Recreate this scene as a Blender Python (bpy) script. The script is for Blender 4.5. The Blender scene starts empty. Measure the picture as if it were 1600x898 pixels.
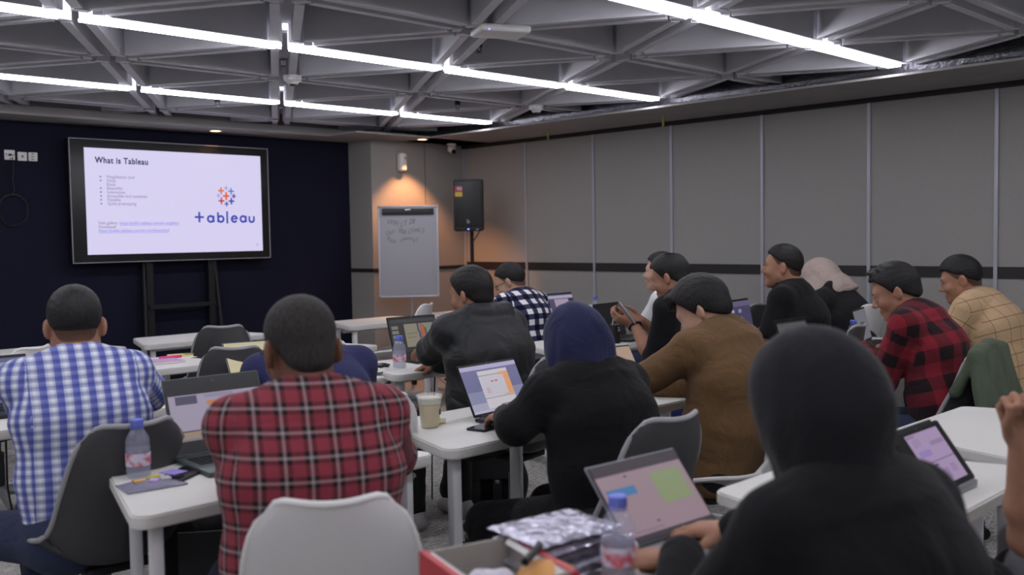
import bpy, bmesh, math, random
import numpy as np
from mathutils import Vector, Matrix

# ------------------------------------------------------------------ camera, world, exposure
scn = bpy.context.scene
COL = scn.collection
PI = math.pi
def R(a): return math.radians(a)

CAM_H = 1.42; FPX = 1521.0
YAW, PITCH, ROLL = 44.3, -2.98, -0.96
def cam_axes():
    y, p, r = R(YAW), R(PITCH), R(ROLL)
    F = Vector((math.sin(y)*math.cos(p), math.cos(y)*math.cos(p), math.sin(p)))
    r0 = Vector((math.cos(y), -math.sin(y), 0)); u0 = r0.cross(F)
    return math.cos(r)*r0 + math.sin(r)*u0, -math.sin(r)*r0 + math.cos(r)*u0, F
CR, CU, CF = cam_axes()
CO = Vector((0, 0, CAM_H))
cd = bpy.data.cameras.new('camera'); cam = bpy.data.objects.new('camera', cd); COL.objects.link(cam)
m = Matrix.Identity(4)
for i in range(3):
    m[i][0] = CR[i]; m[i][1] = CU[i]; m[i][2] = -CF[i]; m[i][3] = CO[i]
cam.matrix_world = m
cd.sensor_width = 36; cd.lens = 36*FPX/1600; cd.clip_start = 0.05
cd.dof.use_dof = True; cd.dof.focus_distance = 4.6; cd.dof.aperture_fstop = 2.5
scn.camera = cam
scn.view_settings.view_transform = 'Standard'; scn.view_settings.look = 'None'
scn.view_settings.gamma = 1; scn.view_settings.use_curve_mapping = False
scn.view_settings.exposure = 0.0
scn.cycles.use_denoising = True
scn.cycles.max_bounces = 6
scn.cycles.sample_clamp_indirect = 4
LED_POWER = 21.0
w = bpy.data.worlds.new('world'); scn.world = w; w.use_nodes = True
w.node_tree.nodes['Background'].inputs[0].default_value = (0.10, 0.105, 0.12, 1)
w.node_tree.nodes['Background'].inputs[1].default_value = 0.25

def ray(x, y): return CR*((x-800)/FPX) + CU*(-(y-449)/FPX) + CF
def at(x, y, z=None, X=None, Y=None, d=None):
    """pixel of the photograph -> point of the room on a plane (z=, X=, Y=) or at a depth d"""
    v = ray(x, y)
    if z is not None: t = (z-CAM_H)/v.z
    elif X is not None: t = X/v.x
    elif Y is not None: t = Y/v.y
    else: t = d
    return CO + v*t

# ------------------------------------------------------------------ materials
def srgb(r, g, b):
    f = lambda c: (c/255/12.92) if c/255 <= 0.04045 else ((c/255+0.055)/1.055)**2.4
    return (f(r), f(g), f(b), 1)
def mat(name, col, rough=0.5, metal=0.0, spec=0.5, emit=None, es=1.0, trans=0.0, ior=1.45, alpha=1.0, sheen=0.0, sss=0.0):
    M = bpy.data.materials.new(name); M.use_nodes = True
    b = M.node_tree.nodes['Principled BSDF']
    b.inputs['Base Color'].default_value = col; b.inputs['Roughness'].default_value = rough
    b.inputs['Metallic'].default_value = metal; b.inputs['Specular IOR Level'].default_value = spec
    b.inputs['Transmission Weight'].default_value = trans; b.inputs['IOR'].default_value = ior
    b.inputs['Alpha'].default_value = alpha; b.inputs['Sheen Weight'].default_value = sheen
    if sss: b.inputs['Subsurface Weight'].default_value = sss; b.inputs['Subsurface Radius'].default_value = (0.012, 0.005, 0.003); b.inputs['Subsurface Scale'].default_value = 1.0
    if emit: b.inputs['Emission Color'].default_value = emit; b.inputs['Emission Strength'].default_value = es
    return M
def bsdf(M): return M.node_tree.nodes['Principled BSDF']
def noise_on(M, scale=40, amount=0.25, bump=0.0, detail=3, stretch=None, dist=0.01):
    """mottles the base colour by a procedural noise and adds bump"""
    nt = M.node_tree; b = bsdf(M)
    tc = nt.nodes.new('ShaderNodeTexCoord'); n = nt.nodes.new('ShaderNodeTexNoise')
    n.inputs['Scale'].default_value = scale; n.inputs['Detail'].default_value = detail
    src = tc.outputs['Object']
    if stretch:
        mp = nt.nodes.new('ShaderNodeMapping'); mp.inputs['Scale'].default_value = stretch
        nt.links.new(src, mp.inputs['Vector']); src = mp.outputs['Vector']
    nt.links.new(src, n.inputs['Vector'])
    c = tuple(b.inputs['Base Color'].default_value)
    rp = nt.nodes.new('ShaderNodeValToRGB')
    rp.color_ramp.elements[0].position = 0.3; rp.color_ramp.elements[1].position = 0.7
    rp.color_ramp.elements[0].color = tuple(x*(1-amount) for x in c[:3])+(1,)
    rp.color_ramp.elements[1].color = tuple(min(1, x*(1+amount)) for x in c[:3])+(1,)
    nt.links.new(n.outputs['Fac'], rp.inputs['Fac']); nt.links.new(rp.outputs['Color'], b.inputs['Base Color'])
    if bump:
        bp = nt.nodes.new('ShaderNodeBump'); bp.inputs['Strength'].default_value = bump; bp.inputs['Distance'].default_value = dist
        nt.links.new(n.outputs['Fac'], bp.inputs['Height']); nt.links.new(bp.outputs['Normal'], b.inputs['Normal'])
    return M

def carpet_mat():
    M = mat('grey_carpet', srgb(128, 126, 124), 0.95, spec=0.1); nt = M.node_tree; b = bsdf(M)
    tc = nt.nodes.new('ShaderNodeTexCoord')
    def nz(scale, stretch, detail=4):
        mp = nt.nodes.new('ShaderNodeMapping'); mp.inputs['Scale'].default_value = stretch
        n = nt.nodes.new('ShaderNodeTexNoise'); n.inputs['Scale'].default_value = scale; n.inputs['Detail'].default_value = detail
        nt.links.new(tc.outputs['Object'], mp.inputs['Vector']); nt.links.new(mp.outputs['Vector'], n.inputs['Vector']); return n
    a = nz(28, (0.6, 4.0, 1)); c = nz(90, (0.8, 2.0, 1)); br = nt.nodes.new('ShaderNodeTexChecker'); br.inputs['Scale'].default_value = 2.0
    nt.links.new(tc.outputs['Object'], br.inputs['Vector'])
    ad = nt.nodes.new('ShaderNodeMath'); ad.operation = 'ADD'
    nt.links.new(a.outputs['Fac'], ad.inputs[0]); nt.links.new(c.outputs['Fac'], ad.inputs[1])
    rp = nt.nodes.new('ShaderNodeValToRGB')
    rp.color_ramp.elements[0].position = 0.80/2; rp.color_ramp.elements[1].position = 1.22/2
    rp.color_ramp.elements[0].color = srgb(112, 110, 107); rp.color_ramp.elements[1].color = srgb(200, 198, 193)
    hv = nt.nodes.new('ShaderNodeMath'); hv.operation = 'MULTIPLY'; hv.inputs[1].default_value = 0.5
    nt.links.new(ad.outputs[0], hv.inputs[0]); nt.links.new(hv.outputs[0], rp.inputs['Fac'])
    mx = nt.nodes.new('ShaderNodeMixRGB'); mx.blend_type = 'MULTIPLY'; mx.inputs['Fac'].default_value = 0.10
    nt.links.new(rp.outputs['Color'], mx.inputs['Color1']); nt.links.new(br.outputs['Color'], mx.inputs['Color2'])
    nt.links.new(mx.outputs['Color'], b.inputs['Base Color'])
    bp = nt.nodes.new('ShaderNodeBump'); bp.inputs['Strength'].default_value = 0.5; bp.inputs['Distance'].default_value = 0.006
    nt.links.new(hv.outputs[0], bp.inputs['Height']); nt.links.new(bp.outputs['Normal'], b.inputs['Normal'])
    return M

MT = {}
MT['carpet'] = carpet_mat()
MT['navy_wall'] = noise_on(mat('navy_wall_paint', srgb(25, 26, 42), 0.85, spec=0.15), 3, 0.05)
MT['grey_wall'] = noise_on(mat('grey_wall_fabric', srgb(150, 148, 145), 0.9, spec=0.15), 180, 0.05, 0.08)
MT['back_wall'] = noise_on(mat('plain_dark_wall', srgb(170, 168, 166), 0.9, spec=0.1), 5, 0.05)
MT['dark_strip'] = mat('dark_strip', srgb(34, 33, 34), 0.6)
MT['alu'] = mat('pale_aluminium', srgb(170, 172, 182), 0.45, metal=0.3)
MT['soffit'] = noise_on(mat('soffit_paint', srgb(150, 147, 146), 0.85, spec=0.2), 6, 0.04)
MT['beam'] = noise_on(mat('ceiling_beam_paint', srgb(206, 206, 212), 0.7, spec=0.25), 5, 0.04)
MT['slab'] = noise_on(mat('dark_slab', srgb(70, 69, 70), 0.95, spec=0.1), 2.5, 0.25)
MT['foil'] = noise_on(mat('silver_foil', srgb(120, 120, 126), 0.36, metal=1.0), 30, 0.15, 0.8)
MT['led'] = mat('led_diffuser', srgb(240, 240, 245), 0.6, emit=(0.93, 0.92, 1.0, 1), es=LED_POWER)
MT['white_table'] = noise_on(mat('white_laminate', srgb(212, 211, 206), 0.42, spec=0.4), 4, 0.02)
MT['white_metal'] = mat('white_powder_metal', srgb(214, 214, 216), 0.45, spec=0.4)
MT['white_plastic'] = mat('white_plastic', srgb(222, 221, 219), 0.4, spec=0.4)
MT['chair_white'] = noise_on(mat('white_chair_shell', srgb(205, 203, 203), 0.42, spec=0.4), 5, 0.02)
MT['chair_grey'] = noise_on(mat('dark_grey_chair_shell', srgb(62, 62, 64), 0.5, spec=0.35), 5, 0.03)
MT['rim_grey'] = mat('light_grey_rim', srgb(150, 150, 152), 0.45)
MT['base_grey'] = mat('grey_base_metal', srgb(120, 122, 126), 0.4, metal=0.4)
MT['black_plastic'] = mat('black_plastic', srgb(26, 26, 28), 0.45)
MT['black_metal'] = mat('black_metal', srgb(22, 22, 25), 0.5, metal=0.2)
MT['steel'] = mat('steel', srgb(190, 190, 195), 0.25, metal=1.0)

# ------------------------------------------------------------------ object helpers
def children(o): return [c for c in COL.objects if c.parent is o]
def empty(name, label, cat, loc=(0, 0, 0), rz=0.0, group=None):
    o = bpy.data.objects.new(name, None); COL.objects.link(o)
    o.empty_display_size = 0.1
    o.location = loc; o.rotation_euler = (0, 0, rz)
    o['label'] = label; o['category'] = cat
    if group: o['group'] = group
    return o
def tag(o, label, cat, group=None):
    o['label'] = label; o['category'] = cat
    if group: o['group'] = group
    return o
def copy_tree(src, kids, name_parent=None):
    c = src.copy(); COL.objects.link(c); c.parent = name_parent
    for ch, sub in kids: copy_tree(ch, sub, c)
    return c
KIDS = {}
def tree_of(o):
    """children as nested tuples, read once per prototype"""
    if o.name not in KIDS:
        KIDS[o.name] = [(c, tree_of(c)) for c in o.children]
    return KIDS[o.name]
def dup(o, label, loc, rz, group=None):
    bpy.context.view_layer.update()
    c = copy_tree(o, tree_of(o)); c.location = loc; c.rotation_euler = (0, 0, rz); c['label'] = label
    if group: c['group'] = group
    return c

class B:
    """collects shapes and links them as ONE mesh object"""
    def __init__(s): s.bm = bmesh.new()
    def _add(s, bm2, m=0, mtx=None):
        if mtx is not None: bmesh.ops.transform(bm2, matrix=mtx, verts=bm2.verts)
        for f in bm2.faces: f.material_index = m
        me = bpy.data.meshes.new('tmp'); bm2.to_mesh(me); bm2.free(); s.bm.from_mesh(me); bpy.data.meshes.remove(me); return s
    def box(s, c, size, rot=None, bev=0.0, m=0, seg=2):
        b = bmesh.new(); bmesh.ops.create_cube(b, size=1.0)
        bmesh.ops.scale(b, vec=Vector(size), verts=b.verts)
        if bev > 0: bmesh.ops.bevel(b, geom=list(b.edges), offset=min(bev, min(size)*0.49), segments=seg, profile=0.5, affect='EDGES')
        t = Matrix.Translation(Vector(c))
        if rot is not None: t = t @ (rot.to_4x4() if hasattr(rot, 'to_4x4') else rot)
        return s._add(b, m, t)
    def cyl(s, p0, p1, r0, r1=None, n=20, m=0, cap=True, bev=0.0):
        p0, p1 = Vector(p0), Vector(p1); r1 = r0 if r1 is None else r1
        b = bmesh.new(); L = (p1-p0).length
        bmesh.ops.create_cone(b, cap_ends=cap, cap_tris=False, segments=n, radius1=r0, radius2=r1, depth=L)
        if bev: bmesh.ops.bevel(b, geom=[e for e in b.edges if abs(e.verts[0].co.z-e.verts[1].co.z) < 1e-6], offset=bev, segments=2, affect='EDGES')
        q = Vector((0, 0, 1)).rotation_difference((p1-p0).normalized())
        return s._add(b, m, Matrix.Translation((p0+p1)/2) @ q.to_matrix().to_4x4())
    def lathe(s, prof, c=(0, 0, 0), n=28, m=0, rot=None):
        b = bmesh.new(); rings = []
        for r, z in prof:
            rings.append([b.verts.new((max(r, 1e-5)*math.cos(2*PI*k/n), max(r, 1e-5)*math.sin(2*PI*k/n), z)) for k in range(n)])
        for a, d in zip(rings, rings[1:]):
            for k in range(n): b.faces.new((a[k], a[(k+1) % n], d[(k+1) % n], d[k]))
        t = Matrix.Translation(Vector(c))
        if rot is not None: t = t @ rot.to_4x4()
        return s._add(b, m, t)
    def prism(s, poly, z0, z1, bev=0.0, m=0, mtx=None):
        b = bmesh.new()
        f = b.faces.new([b.verts.new((x, y, z0)) for x, y in poly])
        r = bmesh.ops.extrude_face_region(b, geom=[f])
        for v in r['geom']:
            if isinstance(v, bmesh.types.BMVert): v.co.z = z1
        bmesh.ops.recalc_face_normals(b, faces=b.faces)
        if bev: bmesh.ops.bevel(b, geom=[e for e in b.edges if abs(e.verts[0].co.z-e.verts[1].co.z) < 1e-6], offset=bev, segments=2, affect='EDGES')
        return s._add(b, m, mtx)
    def tube(s, pts, r, n=10, m=0, closed=False):
        pts = [Vector(p) for p in pts]; b = bmesh.new(); rings = []; N = len(pts)
        rs = r if isinstance(r, (list, tuple)) else [r]*N
        up = None
        for i, p in enumerate(pts):
            if closed: t = pts[(i+1) % N]-pts[i-1]
            else: t = pts[min(i+1, N-1)]-pts[max(i-1, 0)]
            t.normalize()
            if up is None: up = Vector((0, 0, 1)) if abs(t.z) < 0.9 else Vector((1, 0, 0))
            a = (up - t*up.dot(t)).normalized(); up = a; c = t.cross(a)
            rings.append([b.verts.new(p+(a*math.cos(2*PI*k/n)+c*math.sin(2*PI*k/n))*rs[i]) for k in range(n)])
        pr = list(zip(rings, rings[1:])) + ([(rings[-1], rings[0])] if closed else [])
        for u, v in pr:
            for k in range(n): b.faces.new((u[k], u[(k+1) % n], v[(k+1) % n], v[k]))
        if not closed:
            b.faces.new(rings[0][::-1]); b.faces.new(rings[-1])
        return s._add(b, m)
    def grid(s, fn, nu, nv, m=0, close_u=False):
        b = bmesh.new(); V = [[b.verts.new(fn(i/(nu-1) if not close_u else i/nu, j/(nv-1))) for i in range(nu)] for j in range(nv)]
        for j in range(nv-1):
            for i in range(nu if close_u else nu-1): b.faces.new((V[j][i], V[j][(i+1) % nu], V[j+1][(i+1) % nu], V[j+1][i]))
        return s._add(b, m)
    def sheet(s, fn, nu, nv, th, m=0):
        """closed thin solid over a grid: fn(u,v) -> point, thickened along the grid normal"""
        P = [[Vector(fn(i/(nu-1), j/(nv-1))) for i in range(nu)] for j in range(nv)]
        b = bmesh.new(); A = []; Bk = []
        for j in range(nv):
            ra, rb = [], []
            for i in range(nu):
                du = P[j][min(i+1, nu-1)]-P[j][max(i-1, 0)]; dv = P[min(j+1, nv-1)][i]-P[max(j-1, 0)][i]
                n = du.cross(dv); n = n.normalized() if n.length > 1e-9 else Vector((0, 0, 1))
                ra.append(b.verts.new(P[j][i]+n*th/2)); rb.append(b.verts.new(P[j][i]-n*th/2))
            A.append(ra); Bk.append(rb)
        for j in range(nv-1):
            for i in range(nu-1):
                b.faces.new((A[j][i], A[j][i+1], A[j+1][i+1], A[j+1][i])); b.faces.new((Bk[j][i], Bk[j+1][i], Bk[j+1][i+1], Bk[j][i+1]))
        ed = [(0, i) for i in range(nu)]+[(j, nu-1) for j in range(1, nv)]+[(nv-1, i) for i in range(nu-2, -1, -1)]+[(j, 0) for j in range(nv-2, 0, -1)]
        for (j0, i0), (j1, i1) in zip(ed, ed[1:]+ed[:1]):
            b.faces.new((A[j0][i0], Bk[j0][i0], Bk[j1][i1], A[j1][i1]))
        bmesh.ops.recalc_face_normals(b, faces=b.faces)
        return s._add(b, m)
    def build(s, name, mats, parent=None, smooth=True, loc=None, angle=40):
        me = bpy.data.meshes.new(name); s.bm.to_mesh(me); s.bm.free()
        for mm in (mats if isinstance(mats, (list, tuple)) else [mats]): me.materials.append(mm)
        if smooth:
            me.polygons.foreach_set('use_smooth', [True]*len(me.polygons))
            try: me.set_sharp_from_angle(angle=R(angle))
            except Exception: pass
        o = bpy.data.objects.new(name, me); COL.objects.link(o)
        if parent: o.parent = parent
        if loc: o.location = loc
        return o
def struct(name, b, mats, smooth=False, parent=None):
    o = b.build(name, mats, parent, smooth=smooth)
    if parent is None: o['kind'] = 'structure'
    return o
def text_mesh(txt, size, space=1.0):
    """built-in font outlines as a bmesh in the XY plane (origin at baseline left)"""
    c = bpy.data.curves.new('t', 'FONT'); c.body = txt; c.size = size; c.space_character = space; c.resolution_u = 3
    o = bpy.data.objects.new('t', c); COL.objects.link(o)
    bpy.context.view_layer.update()
    me = bpy.data.meshes.new_from_object(o.evaluated_get(bpy.context.evaluated_depsgraph_get()))
    b = bmesh.new(); b.from_mesh(me)
    bpy.data.objects.remove(o); bpy.data.curves.remove(c); bpy.data.meshes.remove(me)
    return b

# ------------------------------------------------------------------ the room
WX = 6.77; FY = 8.0; GY = 7.63; GX = 5.59       # right wall, navy wall, grey pier face and its left return
LX = -3.2; BY = -3.0; SOF = 2.37; TOP = 3.15
b = B().box(((LX+WX)/2, (BY+FY)/2, -0.05), (WX-LX+0.6, FY-BY+0.6, 0.1)); struct('floor', b, MT['carpet'])
b = B().box(((LX+GX)/2, FY+0.05, TOP/2), (GX-LX+0.2, 0.1, TOP)); struct('wall_front', b, MT['navy_wall'])
b = B().box(((GX+WX)/2+0.05, (GY+FY)/2+0.05, TOP/2), (WX-GX+0.1, FY-GY+0.1, TOP)); struct('wall_pier', b, MT['grey_wall'])
b = B().box((WX+0.05, (BY+FY)/2, TOP/2), (0.1, FY-BY+0.2, TOP)); struct('wall_right', b, MT['grey_wall'])
b = B().box((LX-0.05, (BY+FY)/2, TOP/2), (0.1, FY-BY+0.2, TOP)); struct('wall_left', b, MT['back_wall'])
b = B().box(((LX+WX)/2, BY-0.05, TOP/2), (WX-LX, 0.1, TOP)); struct('wall_back', b, MT['back_wall'])
b = B().box(((LX+WX)/2, (BY+FY)/2, TOP+0.05), (WX-LX+0.2, FY-BY+0.2, 0.1)); struct('ceiling', b, MT['slab'])
# soffit ring: front band and right band with a lip
b = B()
b.box(((LX+WX)/2, (7.60+FY)/2, SOF+0.0075), (WX-LX, FY-7.60, 0.015))
b.box(((5.96+WX)/2, (BY+7.60)/2, SOF+0.0075), (WX-5.96, 7.60-BY, 0.015))
b.box((5.94, 7.40, SOF+0.0075), (1.66, 0.42, 0.015))
b.box(((LX+WX)/2, 7.735, SOF+0.17), (WX-LX, 0.02, 0.31))
b.box((LX+0.2, (BY+7.60)/2, SOF+0.0075), (0.4, 7.60-BY, 0.015))
struct('trim_1', b, MT['soffit'])
b = B().box((WX-0.012, (BY+GY)/2, 2.352), (0.024, GY-BY, 0.036)); struct('trim_2', b, MT['dark_strip'])
b = B().box((WX-0.004, (BY+GY)/2, 1.131), (0.008, GY-BY, 0.076)); struct('trim_3', b, MT['dark_strip'])
b = B()
b.box(((GX+WX)/2, GY-0.004, 1.118), (WX-GX, 0.008, 0.036)); b.box((GX-0.004, (GY+FY)/2, 1.118), (0.008, FY-GY, 0.036))
struct('trim_4', b, MT['dark_strip'])
b = B()
for k in range(11):                                                  # aluminium joints of the wall panels
    y = 6.715-0.8705*k
    b.box((WX-0.007, y, 1.17), (0.014, 0.024, 2.335))
b.box((WX-0.009, GY-0.02, 1.17), (0.018, 0.03, 2.335))
struct('trim_5', b, MT['alu'])
b = B()
b.box((WX-0.006, (BY+GY)/2, 0.05), (0.012, GY-BY, 0.1)); struct('baseboard_right', b, MT['dark_strip'])
b = B().box(((LX+GX)/2, FY-0.006, 0.05), (GX-LX, 0.012, 0.1)); struct('baseboard_front', b, MT['dark_strip'])
b = B().box(((GX+WX)/2, GY-0.006, 0.05), (WX-GX, 0.012, 0.1)); struct('baseboard_pier', b, MT['dark_strip'])
b = B().box((6.25, GY-0.001, 1.7), (0.004, 0.004, 1.3)); struct('trim_6', b, MT['dark_strip'])

# ceiling lattice: triangular grid of hollow twin-board beams
GA, GR, GX0, GY0, GZ = 1.10, 0.928, 2.80, 4.56, 2.45
BD, BW, BT = 0.24, 0.15, 0.045                       # depth, overall width, board thickness
X0L, X1L, Y0L, Y1L = LX, 6.12, BY, 7.72
def clip(p, d):
    t0, t1 = -99, 99
    for o, v, lo, hi in ((p[0], d[0], X0L, X1L), (p[1], d[1], Y0L, Y1L)):
        if abs(v) < 1e-9:
            if o < lo or o > hi: return None
            continue
        a, c = (lo-o)/v, (hi-o)/v
        if a > c: a, c = c, a
        t0, t1 = max(t0, a), min(t1, c)
    return (t0, t1) if t1-t0 > 0.3 else None
lat = bpy.data.objects.new('trim_7', None); COL.objects.link(lat); lat['kind'] = 'structure'
HEX = 0.15                                            # boards stop this far from a node
def beam_line(p, d, nodes_t, led, thin=0.0):
    """boards of one beam line between its nodes, plus the lid of the channel"""
    c = clip(p, d)
    if not c: return
    n = (-d[1], d[0]); b = B()
    ts = [c[0]]+[t for t in nodes_t if c[0] < t < c[1]]+[c[1]]
    rot = Matrix.Rotation(math.atan2(d[1], d[0]), 3, 'Z')
    for i, (a, e) in enumerate(zip(ts, ts[1:])):
        a2 = a+(HEX if i > 0 else 0); e2 = e-(HEX if i < len(ts)-2 else 0)
        if e2-a2 < 0.03: continue
        mid = (a2+e2)/2
        for s in (-1, 1):
            o = s*(BW-BT)/2
            b.box((p[0]+d[0]*mid+n[0]*o, p[1]+d[1]*mid+n[1]*o, GZ+BD/2), (e2-a2, BT, BD), rot)
        b.box((p[0]+d[0]*mid, p[1]+d[1]*mid, GZ+0.11), (e2-a2, BW-2*BT, 0.02), rot)
    b.build('beam', MT['beam'], lat, smooth=False)
s60 = math.sqrt(GA*GA/4+GR*GR); dB = (GA/2/s60, GR/s60); dC = (-GA/2/s60, GR/s60)
rows = range(-8, 4); LEDROWS = {}
nodes = set()
for j in rows:
    y = GY0+GR*j
    off = 0 if j % 2 == 0 else GA/2
    ks = range(-7, 6)
    for k in ks: nodes.add((round(GX0+off+GA*k, 4), round(y, 4)))
    beam_line((GX0+off, y), (1, 0), sorted(GA*k for k in ks), j % 2 == 0)
for k in range(-9, 10):
    beam_line((GX0+GA*k, GY0), dB, sorted(s60*j for j in range(-9, 5)), False)
    beam_line((GX0+GA*k, GY0), dC, sorted(s60*j for j in range(-9, 5)), False)
# hexagonal node collars joining the boards
hb = B()
for (x, y) in nodes:
    if not (X0L+0.05 < x < X1L+0.05 and Y0L < y < Y1L): continue
    for q in range(6):
        a = R(60*q+30)
        hb.box((x+math.cos(a)*0.118, y+math.sin(a)*0.118, GZ+BD/2), (BT, 0.075, BD), Matrix.Rotation(a, 3, 'Z'))
    hb.prism([(x+0.09*math.cos(R(60*q)), y+0.09*math.sin(R(60*q))) for q in range(6)], GZ+0.10, GZ+0.12)
hb.build('node_collar', MT['beam'], lat, smooth=False)
# LED bars on every second row
LED_ROWS = [-6, -4, -2, 0, 2]
LED_LABELS = {
 (2, -1): 'thin LED strip at far left in the ceiling row nearest the navy wall',
 (2, 0): 'LED strip above left of the screen in the ceiling row nearest the navy wall',
 (2, 1): 'LED strip above right of the screen in the ceiling row nearest the navy wall',
 (2, 2): 'last LED strip on the right in the ceiling row nearest the navy wall',
 (0, -2): 'LED strip cut by the top left corner of the photo',
 (0, -1): 'longest looking LED strip at upper left, left of the nearly upright beam',
 (0, 0): 'LED strip of the middle lit row, just right of the nearly upright beam',
 (0, 1): 'second last LED strip of the middle lit row, right of the white access point beam',
 (0, 2): 'last LED strip of the middle lit row, ending over the right wall panels',
 (-2, 0): 'brightest LED strip cut by the top edge right of centre',
 (-2, 1): 'wide LED strip of the nearest lit row between two bright crossings at upper right',
 (-2, 2): 'last LED strip of the nearest lit row, ending by the silver duct at upper right'}
for j in LED_ROWS:
    y = GY0+GR*j
    for k in range(-5, 3):
        xa, xb = GX0+GA*k+0.045, GX0+GA*(k+1)-(0.045 if k < 2 else 0.10)
        b = B().box(((xa+xb)/2, y, GZ-0.009), (xb-xa, 0.085, 0.016), bev=0.004)
        o = b.build('led_light_strip', MT['led'], None, smooth=False)
        tag(o, LED_LABELS.get((j, k), 'LED strip of the ceiling grid outside the picture'), 'light', 'LED strips in the ceiling grid')
# ------------------------------------------------------------------ things on the walls and ceiling
# insulated silver duct above the right soffit edge
b = B()
b.box((6.36, 2.35, 2.485), (0.42, 10.6, 0.17), bev=0.03)
tag(b.build('air_duct', MT['foil']), 'silver foil wrapped duct above the edge of the right ceiling band', 'duct')
# recessed downlights with warm lamps
MT['warm_lamp'] = mat('warm_lamp', srgb(255, 214, 150), 0.5, emit=(1.0, 0.72, 0.38, 1), es=6)
def downlight(x, y, label, power):
    e = empty('recessed_downlight', label, 'downlight', (x, y, SOF), 0, 'warm downlights')
    B().lathe([(0.046, -0.004), (0.058, -0.005), (0.060, 0.0), (0.046, 0.0)], n=24).build('trim_ring', MT['white_metal'], e)
    B().lathe([(0, -0.0015), (0.044, -0.0015), (0.046, -0.001)], n=24).build('lens', MT['warm_lamp'], e)
    l = bpy.data.lights.new('downlight_lamp', 'SPOT'); l.energy = power; l.color = (1.0, 0.42, 0.17); l.spot_size = R(92); l.spot_blend = 0.5; l.shadow_soft_size = 0.02
    lo = bpy.data.objects.new('downlight_lamp', l); COL.objects.link(lo); lo.parent = e; lo.location = (0, 0, -0.012)
downlight(5.98, 7.33, 'warm downlight in the ceiling band above the flipchart', 95)
downlight(4.07, 7.78, 'warm downlight in the ceiling band above the big screen', 3)
# dome camera at the soffit corner
e = empty('ceiling_camera', 'small white camera under the ceiling band left of the right wall', 'camera', (6.50, 7.50, SOF))
B().cyl((0, 0, -0.02), (0, 0, 0), 0.045, 0.05).build('mount', MT['white_plastic'], e)
B().lathe([(0, -0.045), (0.025, -0.04), (0.04, -0.02), (0.04, 0.02), (0.02, 0.035), (0, 0.037)], (0, 0, -0.045), rot=Matrix.Rotation(R(35), 3, 'X')).build('housing', MT['white_plastic'], e)
B().cyl((0, -0.02, -0.075), (0, -0.045, -0.092), 0.024, 0.02, bev=0.004).build('lens', MT['black_plastic'], e)
# white wall device with its soft shadow
P = at(627, 253, Y=GY-0.03)
e = empty('wall_speaker_unit', 'white rounded wall unit on the grey pier above the flipchart', 'wall unit', (P.x, GY, P.z))
B().box((0, -0.04, 0), (0.085, 0.08, 0.185), bev=0.028, seg=4).build('housing', MT['white_plastic'], e)
B().box((0.012, -0.081, 0.035), (0.02, 0.004, 0.03), bev=0.002).build('sensor_window', MT['rim_grey'], e)
# sockets on the navy wall
def wall_plate(px, py, label, kind, sz=0.068):
    P = at(px, py, Y=FY)
    e = empty('wall_socket', label, 'socket', (P.x, FY, P.z), 0, 'white plates on the navy wall')
    B().box((0, -0.006, 0), (sz, 0.012, sz), bev=0.008, seg=3).build('cover_plate', MT['white_plastic'], e)
    bb = B()
    if kind == 0:
        for dx, dz in ((-0.024, 0.005), (0.0, 0.0), (0.024, 0.0), (0.0, -0.028)): bb.box((dx, -0.013, dz), (0.008, 0.004, 0.008))
        bb.box((0.0, -0.02, 0.0), (0.02, 0.02, 0.016), bev=0.003)
    elif kind == 1: bb.box((0, -0.013, 0), (0.010, 0.004, 0.018))
    else:
        for dz in (0.02, 0.0, -0.02): bb.box((-0.005, -0.0125, dz), (0.018, 0.003, 0.005))
    bb.build('socket_face' if kind != 1 else 'switch_face', MT['dark_strip'], e)
    return P
P0 = wall_plate(14.5, 242, 'square socket with a plug, leftmost white plate high on the navy wall', 0, 0.076)
wall_plate(34.3, 244.5, 'middle one of three white plates high on the navy wall', 1)
wall_plate(51, 245, 'white plate high on the navy wall nearest the screen', 2)
for px, lb in ((514, 'low white socket plate on the navy wall, left of two, behind plaid man'), (528, 'low white socket plate, middle one, by the grey pier'), (541, 'low white socket plate nearest the grey pier')):
    wall_plate(px, 513, lb, 1, 0.066)
b = B()                                                              # coiled cable hanging from the plug
pts = [Vector((P0.x+0.01, FY-0.035, P0.z-0.02))]
for k in range(9): pts.append(Vector((P0.x+0.015+0.004*math.sin(k), FY-0.02, P0.z-0.05-0.028*k)))
for k in range(60):
    a = -2*PI*k/26+PI/2; pts.append(Vector((P0.x+0.005+(0.105+0.004*math.sin(k*1.7))*math.cos(a), FY-0.018-0.004*(k % 3), P0.z-0.42+(0.12+0.005*math.cos(k*0.9))*math.sin(a))))
b.tube(pts, 0.0035, 8); tag(b.build('coiled_cable', MT['black_plastic']), 'dark coiled cable hanging from the socket on the navy wall', 'cable')

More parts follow.
